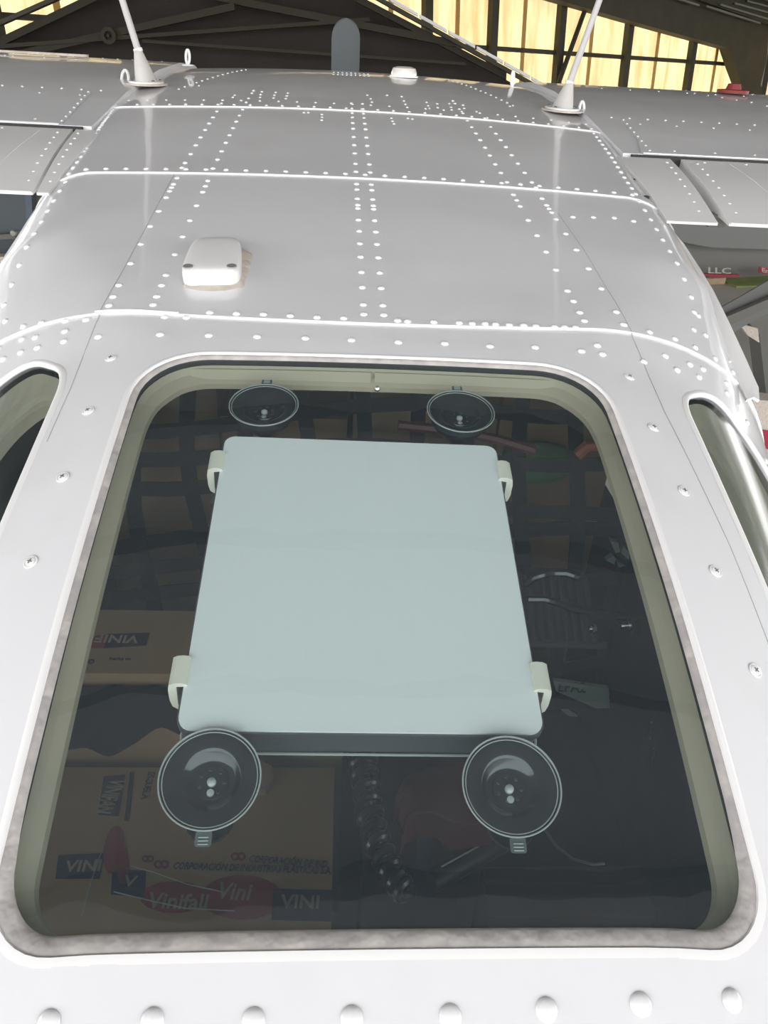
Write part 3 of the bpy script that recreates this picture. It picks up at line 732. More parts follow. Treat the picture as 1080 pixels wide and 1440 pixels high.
def stub(u, v0, v1, y, w, name='eyelet'):
    a = atA(u, v0, y); b = atA(u, v1, y); h = (a-b).length; c = (a+b)/2
    mb = MB(); n = 18
    pts = [c + Vector((math.cos(t)*w/2*.8, math.sin(t)*w*.5, math.sin(t)*h/2)) for t in [2*math.pi*k/n for k in range(n+1)]]
    mb.tube(pts, .0035, 8, caps=False); mb.lathe([(.016, 0), (.014, .003), (.0001, .004)], b-Vector((0, 0, .004)), (0, 0, 1), 14)
    mb.build(name, M['edge'], plane)
stub(176, 99, 124, 2.12, .02); stub(264, 70, 90, 2.42, .012); stub(818, 143, 166, 2.05, .014); stub(721, 100, 121, 2.5, .008)
# beacon lens on the crest, red cap on the right wing
c, n = SX(.125, 2.47)
mb = MB(); mb.lathe([(.0001, .026), (.02, .026), (.032, .022), (.036, .010), (.036, 0)], c, (0, 0, 1), 20); bo = mb.build('beacon_lens', M['amber'], plane, smooth=50)
MB().lathe([(.040, 0), (.040, .004), (.036, .004)], c, (0, 0, 1), 20).build('beacon_ring', M['paint2'], plane)
c = atA(1030, 131, 2.55)
MB().lathe([(.045, 0), (.045, .008), (.022, .010), (.018, .024), (.0001, .026)], c, (0, 0, 1), 18).build('fuel_cap', prin('dull_red_cap', (.22, .02, .02), .5), plane)
# blister antenna on the roof
def blister():
    cx, cy = -.192, .988; p, n = SX(cx, cy, .0); ydir = (SX(cx, cy+.02)[0]-SX(cx, cy-.02)[0]).normalized(); xdir = ydir.cross(n).normalized()
    rot = Matrix.Rotation(rad(3), 3, n); xdir = rot @ xdir; ydir = rot @ ydir
    # sealant bead
    sb = MB(); pts = []
    for k in range(40):
        t = 2*math.pi*k/40; e = 4.0
        cxk = math.copysign(abs(math.cos(t))**(2/e), math.cos(t))*(.040+.003*math.sin(5*t)); cyk = math.copysign(abs(math.sin(t))**(2/e), math.sin(t))*(.066+.002*math.sin(7*t))
        pts.append(p + xdir*(cxk+.003) + ydir*(cyk-.003) + n*.0003)
    inner_ = [p + (q-p)*.88 + n*.003 for q in pts]; lowp = [q - n*.004 for q in pts]
    nn = 40
    sb.add(lowp+pts+inner_, [(i, (i+1) % nn, nn+(i+1) % nn, nn+i) for i in range(nn)] + [(nn+i, nn+(i+1) % nn, 2*nn+(i+1) % nn, 2*nn+i) for i in range(nn)] + [list(range(2*nn, 3*nn))])
    s_ = sb.build('roof_antenna', M['sealant'], plane, smooth=60)
    # domed cover
    vs = []; lv = [(1.0, .002), (1.0, .011), (.975, .0155), (.90, .019), (.7, .0205), (.35, .021)]
    for sc_, h in lv:
        for k in range(40):
            t = 2*math.pi*k/40; e = 5.0
            a = math.copysign(abs(math.cos(t))**(2/e), math.cos(t))*.0335*(1-(1-sc_)); b_ = math.copysign(abs(math.sin(t))**(2/e), math.sin(t))*.060*(1-(1-sc_)*.55)
            taper = 1 - .08*(b_/.060)
            vs.append(p + xdir*a*taper + ydir*b_ + n*(h - .004*max(0, (b_/.06))**2))
    m = len(lv)
    MB().add(vs, [(i*40+k, i*40+(k+1) % 40, (i+1)*40+(k+1) % 40, (i+1)*40+k) for i in range(m-1) for k in range(40)] + [list(range((m-1)*40, m*40))]).build('antenna_cover', M['edge'], s_, smooth=50)
    for sx_, sy_ in ((-1, -1), (1, -1), ):
        q = p + xdir*sx_*.0255 + ydir*sy_*.046 + n*.0202
        MB().lathe([(.0062, 0), (.0058, .0012), (.0001, .0014)], q, n, 14).build('screw', M['strut2'], s_, label='grey worn screw head')
M['strut2'] = prin('worn_grey_metal', (.30, .30, .29), .5, metal=.4)
blister()

# ------------------------------------------------------------------ nose and propeller, belly and cabin floor
pr = MB(); pc = atA(488, 330, 3.7); tip = atA(487, 25, 3.7); L = tip.z - (-.95)
sec = []
n = 14
for i in range(27):
    t = 1-(1-i/26)**1.8; z = -.95 + L*t; wd_ = .058*(1 if t < .93 else math.sqrt(max(0, 1-((t-.93)/.07)**2))) if t > .25 else .035+.023*t/.25
    th = .016*(1-.6*t); tw = rad(35*(1-t)+10)
    wd_ = max(wd_, .001)
    sec += [Vector((tip.x + math.cos(2*math.pi*k/n)*wd_*1.0, 3.7 + math.sin(2*math.pi*k/n)*th + math.cos(2*math.pi*k/n)*wd_*math.sin(tw)*.4, z)) for k in range(n)]
bl = MB().add(sec, [(i*n+k, i*n+(k+1) % n, (i+1)*n+(k+1) % n, (i+1)*n+k) for i in range(26) for k in range(n)])
bl.build('propeller_blade', M['prop'], plane, smooth=60)
lo_ = MB(); lo_.v = [Vector((2*tip.x-v.x, v.y, -1.9-v.z)) for v in bl.v]; lo_.f = bl.f; lo_.build('propeller_blade', M['prop'], plane, smooth=60)
MB().lathe([(.13, -.12), (.13, 0), (.11, .1), (.06, .2), (.001, .25)], (tip.x, 3.72, -.95), (0, 1, 0), 24).build('spinner', M['paint2'], plane)
cow = []; n = 24
for y, rx, rz, cz in ((1.9, .5, .40, -.95), (2.6, .46, .34, -.92), (3.3, .38, .30, -.93), (3.55, .22, .22, -.95)):
    cow += [Vector((XC+math.cos(2*math.pi*k/n)*rx, y, cz+math.sin(2*math.pi*k/n)*rz)) for k in range(n)]
MB().add(cow, [(i*n+k, i*n+(k+1) % n, (i+1)*n+(k+1) % n, (i+1)*n+k) for i in range(3) for k in range(n)] + [list(range(3*n, 4*n)), list(range(n))]).build('engine_cowling', M['paint2'], plane)
MB().box((XC, 1.1, -1.16), (1.10, 2.9, .03)).build('cabin_floor', M['carpet'], plane, smooth=0)
for s in (-1, 1): MB().box((XC+s*.47, .95, -.93), (.012, 2.5, .46)).build('side_liner', M['carpet'], plane, smooth=0)
MB().box((XC, 2.55, -.66), (1.10, .03, 1.0)).build('firewall', M['black'], plane, smooth=0)
MB().box((XC, -.28, -.85), (.9, .03, .6)).build('rear_bulkhead', M['carpet'], plane, smooth=0)
# lower fuselage and wheels
MB().prism([(XC-.57, -.3, -1.17), (XC+.57, -.3, -1.17), (XC+.57, 2.55, -1.17), (XC-.57, 2.55, -1.17)], (0, 0, -.22)).build('belly_skin', M['paint2'], plane, smooth=0)
for x, y in ((-1.1, 1.2), (1.1, 1.2)):
    zg = (MA.inverted() @ Vector(((MA @ Vector((x, y, -2.2))).x, (MA @ Vector((x, y, -2.2))).y, .2))).z
    MB().tube([(x*.45, y, -1.3), (x*.75, y, -1.6), (x*.95, y, zg)], .035, 10).build('landing_gear_leg', M['paint2'], plane)
    MB().lathe([(.08, -.06), (.17, -.06), (.20, -.03), (.20, .03), (.17, .06), (.08, .06)], (x, y, zg), (1, 0, 0), 24, cap=True).build('wheel', M['black'], plane)

# ------------------------------------------------------------------ cabin contents
FLOORZ = -1.144
# front box with printing: top at z -.80
def carton(name, label, x0, x1, y0, y1, z0, z1, mat, flaps=True, **k):
    r = root(name, label, 'box', ((x0+x1)/2, (y0+y1)/2, z0), 'A', **k)
    MB().box(((x0+x1)/2, (y0+y1)/2, (z0+z1)/2), (x1-x0, y1-y0, z1-z0)).build('carton_body', mat, r, smooth=0)
    if flaps:
        ym = (y0+y1)/2
        for a, b in ((y0, ym-.0015), (ym+.0015, y1)):
            MB().box(((x0+x1)/2, (a+b)/2, z1+.002), (x1-x0+.002, b-a, .0035)).build('flap', mat, r, smooth=0)
    return r
ZB = -.80; zt = ZB+.0042
b1x1 = atZ(468, 1200, zt).x
b1y1 = atZ(400, 1079, zt).y
box1 = carton('cardboard_box', 'large brown cardboard box with black and red company print, under the lower left suction cup', XC-.44, b1x1, .16, b1y1, FLOORZ, ZB, M['card'], flaps=False)
MB().box(((XC-.44+b1x1)/2, (.16+b1y1)/2, ZB+.002), (b1x1-XC+.44, b1y1-.16, .0035)).build('top_panel', M['card'], box1, smooth=0)
def flat(name, uvs, z, mat, parent, th=.0006):
    return MB().prism([atZ(u, v, z) for u, v in uvs], (0, 0, th)).build(name, mat, parent, smooth=0)
def ell(cx, cy, a, b, n=28, rot=0):
    return [(cx + a*math.cos(t)*math.cos(rot)-b*math.sin(t)*math.sin(rot), cy + a*math.cos(t)*math.sin(rot)+b*math.sin(t)*math.cos(rot)) for t in [2*math.pi*k/n for k in range(n)]]
def txt(t, u0, v0, u1, v1, hpx, mat, parent, z=None, shear=0):
    z = z or zt+.0004; a = atZ(u0, v0, z); b = atZ(u1, v1, z); c = atZ(u0, v0-hpx, z)
    xd_ = (b-a).normalized(); yd_ = (c-a); yd_ = (yd_ - xd_*yd_.dot(xd_)); h = yd_.length
    return put_text(t, h*1.38, a, xd_, yd_, mat, parent, shear=shear, width=(b-a).length)
txt('CORPORACIÓN DE INDUSTRIAS PLÁSTICAS S.A.', 242, 1222, 466, 1229, 10, M['inkblk'], box1, shear=.15)
txt('CORPORACIÓN DE IND.', 349, 1212, 462, 1220, 10, M['inkblk'], box1, shear=.15)
def rings(u, v, s=1.0):
    for du in (-4.5, 4.5):
        o_ = ell(u+du*s, v, 6.2*s, 6.2*s, 20); i_ = ell(u+du*s, v, 3.0*s, 3.0*s, 20)
        P0 = [atZ(a, b, zt) for a, b in o_]; P1 = [atZ(a, b, zt) for a, b in i_]; n = 20; up = Vector((0, 0, .0007))
        MB().add([p+up for p in P0]+[p+up for p in P1], [(k, (k+1) % n, n+(k+1) % n, n+k) for k in range(n)]).build('emblem', M['inkred'], box1, smooth=0)
rings(227, 1216); rings(335, 1205)
rings(208, 1208, .8)
flat('red_print', ell(340, 1262, 58, 31), zt, M['inkred'], box1)
txt('Vini', 303, 1263, 352, 1266, 24, M['inkpale'], box1, z=zt+.0009, shear=.1)
flat('blue_print', [(384, 1250), (468, 1252), (468, 1296), (382, 1294)], zt, M['inkblk2'] if 'inkblk2' in M else M['blue'], box1)
txt('VINI', 394, 1276, 448, 1278, 19, M['inkpale'], box1, z=zt+.0009)
flat('red_print', ell(245, 1262, 48, 22), zt, M['inkred'], box1)
txt('Vinifall', 206, 1276, 290, 1279, 22, M['inkpale'], box1, z=zt+.0009)
flat('blue_print', [(158, 1222), (205, 1225), (204, 1262), (156, 1258)], zt, M['blue'], box1)
txt('V', 172, 1246, 190, 1247, 16, M['inkpale'], box1, z=zt+.0009)
flat('blue_print', [(146, 1092), (176, 1090), (167, 1148), (138, 1146)], zt, M['inkblk'], box1)
# rotated lettering on the side block
a = atZ(155, 1096, zt+.0009)
put_text('VINIFAN', .028, a, (-.12, -1, 0), (1, -.12, 0), M['inkpale'], box1, width=.048)
flat('side_stripe', [(183, 1086), (189, 1086), (181, 1155), (175, 1154)], zt, M['inkblk'], box1)
put_text('ESCUELA', .012, atZ(209, 1085, zt+.0006), (0, -1, 0), (1, 0, 0), M['inkblk'], box1, width=.042)
flat('red_print', ell(160, 1195, 14, 34, rot=.15), zt, M['inkred'], box1)
flat('red_print', ell(172, 1215, 9, 30, rot=-.05), zt, M['inkred'], box1)
flat('blue_print', [(82, 1203), (148, 1200), (140, 1236), (78, 1236)], zt, M['blue'], box1)
txt('VINI', 90, 1226, 140, 1224, 16, M['inkpale'], box1, z=zt+.0009)
for pts in ([(184, 1218), (215, 1226), (262, 1243), (312, 1254)], [(160, 1254), (205, 1265), (260, 1277), (330, 1281)], [(142, 1200), (128, 1240), (115, 1290)]):
    MB().tube([atZ(u, v, zt+.004) for u, v in pts], .0006, 5).build('loose_strap', M['rim'], box1)
# torn tape lump beside the cup
MB().prism([atZ(u, v, zt) for u, v in ((352, 1070), (382, 1084), (386, 1100), (374, 1118), (352, 1118))], (0, 0, .01)).build('torn_flap', M['card2'], box1, smooth=0)

# second carton behind, to the left, with an upside-down print
ZB2 = -.66; z2 = ZB2+.0042
pa = Vector((0, b1y1+.02, 0)); pb = atZ(205, 858, z2)
box2 = carton('cardboard_box', 'brown cardboard box with a black and red stripe, behind the left window edge', XC-.455, -.14+XC, pa.y, pb.y, FLOORZ, ZB2, M['card'], flaps=False)
MB().box(((XC-.455-.14+XC)/2, (pa.y+pb.y)/2, ZB2+.002), (.315, pb.y-pa.y, .0035)).build('top_panel', M['card'], box2, smooth=0)
flat('black_stripe', [(150, 892), (210, 890), (205, 908), (146, 912)], z2, M['inkblk'], box2)
flat('red_print', [(112, 896), (150, 893), (146, 912), (104, 912)], z2, M['inkred'], box2)
c = atZ(196, 894, z2+.0009); put_text('VINIFAN', .02, c, (-1, .02, 0), (0, -1, 0), M['inkpale'], box2, width=.085)
put_text('do', .016, atZ(112, 933, z2+.0006), (1, 0, 0), (0, 1, 0), M['inkblk'], box2)
put_text('hecho en', .007, atZ(153, 928, z2+.0006), (1, 0, 0), (0, 1, 0), M['inkblk'], box2)
box3 = carton('cardboard_box', 'small tan cardboard box wedged behind the large printed box', XC-.125, XC-.02, b1y1+.02, b1y1+.10, FLOORZ, -.80, M['card2'])
# black cloth over the front of the second carton
cl = MB(); vs = []; nx = 44
for i in range(nx+1):
    x = XC-.45+.30*i/nx; low_ = -.762 + .022*math.sin(i*.21+1) + .006*math.sin(i*.5)
    for k in range(7):
        t = k/6; z = -.668+(low_+.668)*t
        yy = b1y1+.010+.003*math.sin(i*.9+k)
        vs.append((x, yy, z))
cl.add(vs, [(i*7+k, i*7+7+k, i*7+8+k, i*7+k+1) for i in range(nx) for k in range(6)])
cl.build('black_cloth', M['webbing'], None, loc=(XC-.29, b1y1, -.8), label='black cloth hanging over the front of the striped cardboard box', cat='cloth', smooth=70)
# cartons and bags behind the net
bk = []
for (x0, x1, z1, mt, lab) in ((-.455, -.24, -.50, 'card2', 'tan carton behind the net, leftmost of the row'), (-.235, -.02, -.56, 'card', 'brown carton behind the net, second from the left'),
                              (-.01, .24, -.47, 'card2', 'tan carton behind the net, third from the left'), (.245, .455, -.50, 'card', 'brown carton behind the net, rightmost of the row')):
    carton('cardboard_box', lab, XC+x0, XC+x1, 1.22, 1.50, FLOORZ, z1, M[mt], group='cartons behind the cargo net')
# cargo net
net = root('cargo_net', 'black webbing cargo net hanging across the cabin behind the rear window', 'net', (XC, 1.1, -1.1), 'A')
def netp(x, t):      # t 0 top .. 1 bottom
    return Vector((XC+x, 1.17-.20*t+.03*math.sin(x*9+t*4), -.37-.62*t+.012*math.sin(x*14+t*9)))
def ribbon(pts, w, wd, th=.003):
    pts = [Vector(p) for p in pts]; vs = []
    for i, p in enumerate(pts):
        t = (pts[min(i+1, len(pts)-1)]-pts[max(i-1, 0)]).normalized(); wv = (w - t*w.dot(t)).normalized(); nn = t.cross(wv)
        vs += [p+wv*wd/2+nn*th/2, p-wv*wd/2+nn*th/2, p-wv*wd/2-nn*th/2, p+wv*wd/2-nn*th/2]
    m = len(pts)
    return MB().add(vs, [(4*i+k, 4*i+4+k, 4*i+4+(k+1) % 4, 4*i+(k+1) % 4) for i in range(m-1) for k in range(4)] + [(0, 1, 2, 3), (4*m-4, 4*m-1, 4*m-2, 4*m-3)])
for i in range(11):
    t = .02+i*.098; sl = .03*math.sin(i*2.1)
    ribbon([netp(x, t+sl*x*3+.012*math.sin(x*16+i)) for x in [-.455+.91*k/24 for k in range(25)]], Vector((0, .3, 1)), .023).build('horizontal_strap', M['webbing'], net, smooth=60)
for i in range(11):
    x = -.44+i*.087
    ribbon([netp(x+.02*t+.008*math.sin(t*9+i), t) for t in [k/14 for k in range(15)]], Vector((1, 0, 0)), .024).build('vertical_strap', M['webbing'], net, smooth=60)
# green bag, orange hose, brown strip
def pillow(name, label, cat, c, d, mat, M3=None):
    r = MB(); n = 16; vs = []
    for i in range(9):
        ph = math.pi*(i/8-.5)
        for k in range(n):
            t = 2*math.pi*k/n; e = 2.6
            f = lambda s_: math.copysign(abs(s_)**(2/e), s_)
            vs.append(Vector(c)+Vector((f(math.cos(t))*f(math.cos(ph))*d[0]/2, f(math.sin(t))*f(math.cos(ph))*d[1]/2, f(math.sin(ph))*d[2]/2)))
    r.add(vs, [(i*n+k, i*n+(k+1) % n, (i+1)*n+(k+1) % n, (i+1)*n+k) for i in range(8) for k in range(n)])
    return r.build(name, mat, None, label=label, cat=cat, loc=(c[0], c[1], c[2]-d[2]/2))
g = atA(746, 650, 1.19)
pillow('green_bag', 'green fabric bag showing through the net to the right of the white panel', 'bag', (g.x+.01, 1.19, g.z), (.13, .05, .075), M['green'])
hs = MB().tube([atA(u, v, y) for u, v, y in ((560, 598, 1.06), (640, 606, 1.06), (700, 618, 1.05), (752, 634, 1.04))], .008, 8)
hs.build('brown_hose', M['seatred'], None, loc=atA(640, 606, 1.06), label='brown rubber hose lying in front of the net, above the white panel', cat='hose')
hs = MB().tube([atA(u, v, y) for u, v, y in ((812, 640, 1.02), (826, 628, 1.02), (845, 626, 1.02), (862, 636, 1.02), (868, 655, 1.02))], .010, 10)
hs.build('orange_hose', M['orange'], None, loc=atA(840, 630, 1.02), label='short orange hose curled at the right window edge', cat='hose')
# pale lattice bracket seen low through the net
lat = root('lattice_bracket', 'pale crossed bracket at the right of the net', 'bracket', atA(870, 780, 1.0), 'A')
for q in ([(858, 760), (870, 764), (872, 776), (866, 778)], [(876, 768), (886, 778), (884, 787), (874, 778)], [(852, 788), (862, 782), (866, 786), (864, 794)], [(868, 790), (880, 796), (870, 798)]):
    MB().prism([atA(u, v, 1.0) for u, v in q], (0, .01, 0)).build('plate', M['paleboard'], lat, smooth=0)
# ribbed seat panel with two cables
rb = root('ribbed_seat_back', 'dark seat back with vertical ribs right of the white panel', 'seat', atA(780, 930, .93), 'A')
sa, sb_, sc2, sd = atA(735, 808, .97), atA(826, 812, .97), atA(842, 905, .88), atA(742, 902, .88)
MB().prism([sa, sb_, sc2, sd], (0, .05, -.02)).build('back_pad', M['seatgrey'], rb, smooth=0)
for i in range(8):
    t = (i+.5)/8; a = sa.lerp(sb_, t); b = sd.lerp(sc2, t)
    MB().tube([a+Vector((0, -.003, .003)), b+Vector((0, -.003, .003))], .0042, 6).build('rib', M['seatgrey'], rb)
MB().tube([sd+Vector((-.01, -.004, 0)), sc2+Vector((.01, -.004, 0))], .006, 8).build('lower_rail', M['seatgrey'], rb)
for lab, pts in (('upper black cable arching beside the ribbed seat', [(738, 822), (752, 812), (772, 806), (795, 806), (812, 812)]), ('lower black cable bending across the ribbed seat', [(742, 842), (765, 842), (785, 848), (802, 856), (840, 862), (880, 868)])):
    MB().tube([atA(u, v, .86) for u, v in pts], .0055, 8).build('cable', M['cup'], None, loc=atA(*pts[0], .86), label=lab, cat='cable')
def latch(u, v, y, lab, s=1):
    c = atA(u, v, y); r = root('steel_latch', lab, 'latch', c, 'A')
    MB().lathe([(.003, -.014), (.006, -.014), (.006, -.009), (.004, -.009), (.004, -.004), (.0065, -.004), (.0065, 0)], c, (1, 0, .1), 14).build('threaded_stud', M['chrome'], r)
    MB().box(c+Vector((.008, 0, 0)), (.014, .012, .026*s), ((.97, 0, .2), (0, 1, 0), (-.2, 0, .97))).build('lever', M['chrome'], r, smooth=0)
latch(886, 879, .86, 'polished steel latch on the dark cabin side, right of the ribbed seat')
MB().lathe([(.002, -.004), (.0065, -.004), (.007, .002), (.004, .005), (.0001, .005)], atA(834, 884, .86), (.3, -1, .6), 14).build('steel_knob', M['chrome'], rb)
for (u, v, lab) in ((915, 1027, 'upper steel ring at the dark cabin side'), (918, 1064, 'lower steel ring at the dark cabin side')):
    c = atA(u, v, .72); pts = [c + Vector((.003*math.cos(t), .004*math.sin(t), .013*math.sin(t))) for t in [2*math.pi*k/16 for k in range(17)]]
    MB().tube(pts, .0011, 6, caps=False).build('steel_ring', M['chrome'], None, loc=c, label=lab, cat='ring')
# pale placard with dark print
pl = root('pale_placard', 'pale board with a dark jagged print at the lower right clip', 'board', atA(825, 975, .80), 'A')
MB().prism([atA(u, v, .80) for u, v in ((778, 957), (856, 968), (858, 996), (838, 996), (782, 972))], (0, .006, 0)).build('board', M['paleboard'], pl, smooth=0)
p0 = atA(784, 972, .797); put_text('EPA2', .022, p0, (1, .05, -.1), (0, .3, 1), M['inkblk'], pl, width=.042)
MB().prism([atA(u, v, .80) for u, v in ((790, 1000), (800, 1000), (812, 1008), (800, 1007))], (0, .004, 0)).build('tab', M['paleboard'], pl, smooth=0)
# pale leaning sheet at far right
MB().prism([atA(u, v, .56) for u, v in ((998, 1092), (1028, 1102), (1046, 1190), (1044, 1210), (1026, 1190), (1008, 1150))], (.0, .008, 0)).build('leaning_sheet', M['paleboard'], None, loc=atA(1040, 1205, .56), label='pale grey-green sheet leaning inside the lower right window corner', cat='sheet')
# dark seat base and long case at the lower right
cs = root('long_case', 'dull brown-red case lying under the lower right of the window', 'case', (XC+.2, .42, FLOORZ), 'A')
c0_, c1_ = atZ(690, 1290, -.86), atZ(900, 1218, -.86)
MB().box(((c0_.x+c1_.x)/2, (c0_.y+c1_.y)/2, (FLOORZ-.86)/2), (c1_.x-c0_.x, c1_.y-c0_.y, -FLOORZ-.86+.0)).build('case_body', prin('dull_brown_case', (.06, .035, .035), .6), cs, smooth=0)
MB().box(((c0_.x+c1_.x)/2, (c0_.y+c1_.y)/2, -.858), (c1_.x-c0_.x+.006, .012, .006)).build('case_strap', M['black'], cs, smooth=0)
# red moulded seat shell with an arched rim
rs = root('red_seat_shell', 'dark red moulded shell with an arched rim, between the two lower suction cups', 'seat', (.09, .56, FLOORZ), 'A')
ZR = -.74
prof_t = [(552, 1160), (556, 1120), (568, 1095), (600, 1078), (650, 1074), (700, 1080)]
prof_b = [(566, 1168), (574, 1150), (590, 1142), (618, 1142), (640, 1160), (700, 1152)]
vs = []
for (a, b) in zip(prof_t, prof_b):
    p, q = atZ(*a, ZR), atZ(*b, ZR+.02); vs += [p, (p+q)/2+Vector((0, 0, .018)), q, q-Vector((0, -.004, .05))]
m = len(prof_t)
MB().add(vs, [(i*4+k, i*4+4+k, i*4+5+k, i*4+1+k) for i in range(m-1) for k in range(3)]).build('shell', M['seatred'], rs, smooth=60)
MB().tube([atZ(u, v, ZR+.021) for u, v in ((566, 1172), (570, 1156), (580, 1146), (595, 1141), (612, 1142), (628, 1150), (645, 1158), (670, 1156), (700, 1152))], .0022, 6).build('rim', M['seatred'], rs)
MB().box((.10, .60, (ZR-.06+FLOORZ)/2), (.12, .06, ZR-.06-FLOORZ)).build('pedestal', M['black'], rs, smooth=0)
ribbon([atZ(597, 1140, -.755), atZ(597, 1180, -.78), atZ(594, 1220, -.82), atZ(592, 1262, -.9)], Vector((1, 0, 0)), .017).build('blue_strap', M['blue'], None, loc=atZ(592, 1262, -.9), label='dark blue strap hanging from the red shell', cat='strap')
tb = root('black_tube', 'straight black tube lying diagonally below the lower right suction cup', 'tube', atZ(612, 1236, -.83), 'A')
ta, tb2 = atZ(606, 1240, -.83), atZ(725, 1172, -.83)
MB().tube([ta, tb2], .014, 12).build('tube_body', M['black'], tb)
MB().tube([ta+Vector((.012, .010, .013)), tb2+Vector((0, .002, .0135))], .0012, 6).build('edge_bead', M['rim'], tb)
# loose wire right of the lower right cup
MB().tube([atZ(u, v, -.70) for u, v in ((765, 1165), (782, 1190), (805, 1208), (835, 1216), (850, 1214))], .0016, 6).build('thin_wire', M['devgrey'], None, loc=atZ(850, 1214, -.7), label='thin grey wire curving right of the lower right suction cup', cat='wire')
# coiled cord
path = [(509, 1052), (511, 1075), (514, 1100), (517, 1125), (521, 1150), (528, 1175), (537, 1200), (549, 1224), (562, 1244), (572, 1256)]
PP = [atZ(u, v, -.66) for u, v in path]
def along(t):
    t = t*(len(PP)-1); i = min(int(t), len(PP)-2); return PP[i].lerp(PP[i+1], t-i), (PP[i+1]-PP[i]).normalized()
hp = []
turns = 12.0; N = int(turns*20)
for k in range(N+1):
    t = k/N; p, d = along(t); a = 2*math.pi*turns*t; u_ = Vector((1, 0, 0)); u_ = (u_-d*u_.dot(d)).normalized(); w_ = d.cross(u_)
    hp.append(p + (u_*math.cos(a) + w_*math.sin(a))*(.0125*(1-.35*t)))
M['cord'] = prin('black_glossy_cord', (.01, .01, .012), .3, coat=.35)
MB().tube(hp, .0046, 8).build('coiled_cord', M['cord'], None, loc=PP[-1], label='black glossy coiled cord hanging between the box and the red shell', cat='cord')

# ------------------------------------------------------------------ white flat panel antenna held by four suction cups
DR = Vector((.99992, .0018, -.0121)).normalized(); DU = Vector((.0, .9565, .2915)); DU = (DU-DR*DU.dot(DR)).normalized(); DN = DR.cross(DU).normalized()
DC = CR*(-.017)+CU*(-.040)+CF*.633
if DN.z < 0: DN = -DN
TH = .034
DC = DC - DN*.012 + DU*.0045
dev = root('flat_panel_antenna', 'flat white rectangular panel antenna hanging inside the rear window on four suction cups', 'antenna', DC-DN*TH, 'A')
A3 = (DR, DU, DN)
k_ = 1.0
MB().rbox(DC+DN*.001, (.259*k_, .2985*k_, .002), .010, A3).build('face_plate', M['devwhite'], dev, smooth=30)
MB().rbox(DC-DN*.003, (.262*k_, .3015*k_, .006), .0115, A3).build('bezel', M['devgrey'], dev, smooth=30)
MB().rbox(DC-DN*(.018), (.259*k_, .2985*k_, .026), .012, A3).build('rear_shell', M['devgrey'], dev, smooth=30)
pts = []
hw, hh, r = .1315, .1515, .012
for sx_, sy_, a0 in ((1, -1, 270), (1, 1, 0), (-1, 1, 90), (-1, -1, 180)):
    for k in range(6):
        t = rad(a0+18*k); pts.append(DC + DR*(sx_*(hw-r)+r*math.cos(t)) + DU*(sy_*(hh-r)+r*math.sin(t)) - DN*.030)
pts.append(pts[0])
MB().tube(pts, .0011, 6, caps=False).build('shell_edge', M['rim'], dev)
# mounting frame behind the shell
for sy_ in (-.092, .105):
    MB().box(DC+DU*sy_-DN*.036, (.28, .022, .006), A3).build('cross_bar', M['devgrey'], dev, smooth=0)
for sx_, sy_, ln in ((-1, .114, .023), (1, .114, .023), (-1, -.104, .023), (1, -.104, .023)):
    c = DC + DR*(sx_*.1315) + DU*sy_
    # hook: C shaped section swept along the side
    prof = [(-.0045, .0030), (-.0035, .0052), (.0005, .0060), (.0050, .0054), (.0088, .0028), (.0098, -.003), (.0094, -.013), (.0078, -.019), (.002, -.023), (.002, -.019), (.0035, -.017), (.0035, .0005), (-.0045, .0012)]
    vs = []
    NN_ = 8
    for i in range(NN_+1):
        s_ = -ln/2 + ln*i/NN_; e = 1.0
        # lower end is cut obliquely, lower part hangs further down
        vs += [c + DR*(sx_*a) + DU*(s_*(1.0) + (-.010*(-b/.036) if b < 0 and i == 0 else 0)) + DN*b for a, b in prof]
    m = len(prof)
    mb = MB().add(vs, [(i*m+k, (i+1)*m+k, (i+1)*m+(k+1) % m, i*m+(k+1) % m) for i in range(NN_) for k in range(m)] + [list(range(m)), list(range(NN_*m, NN_*m+m))])
    mb.build('clip', M['clip'], dev, smooth=50)
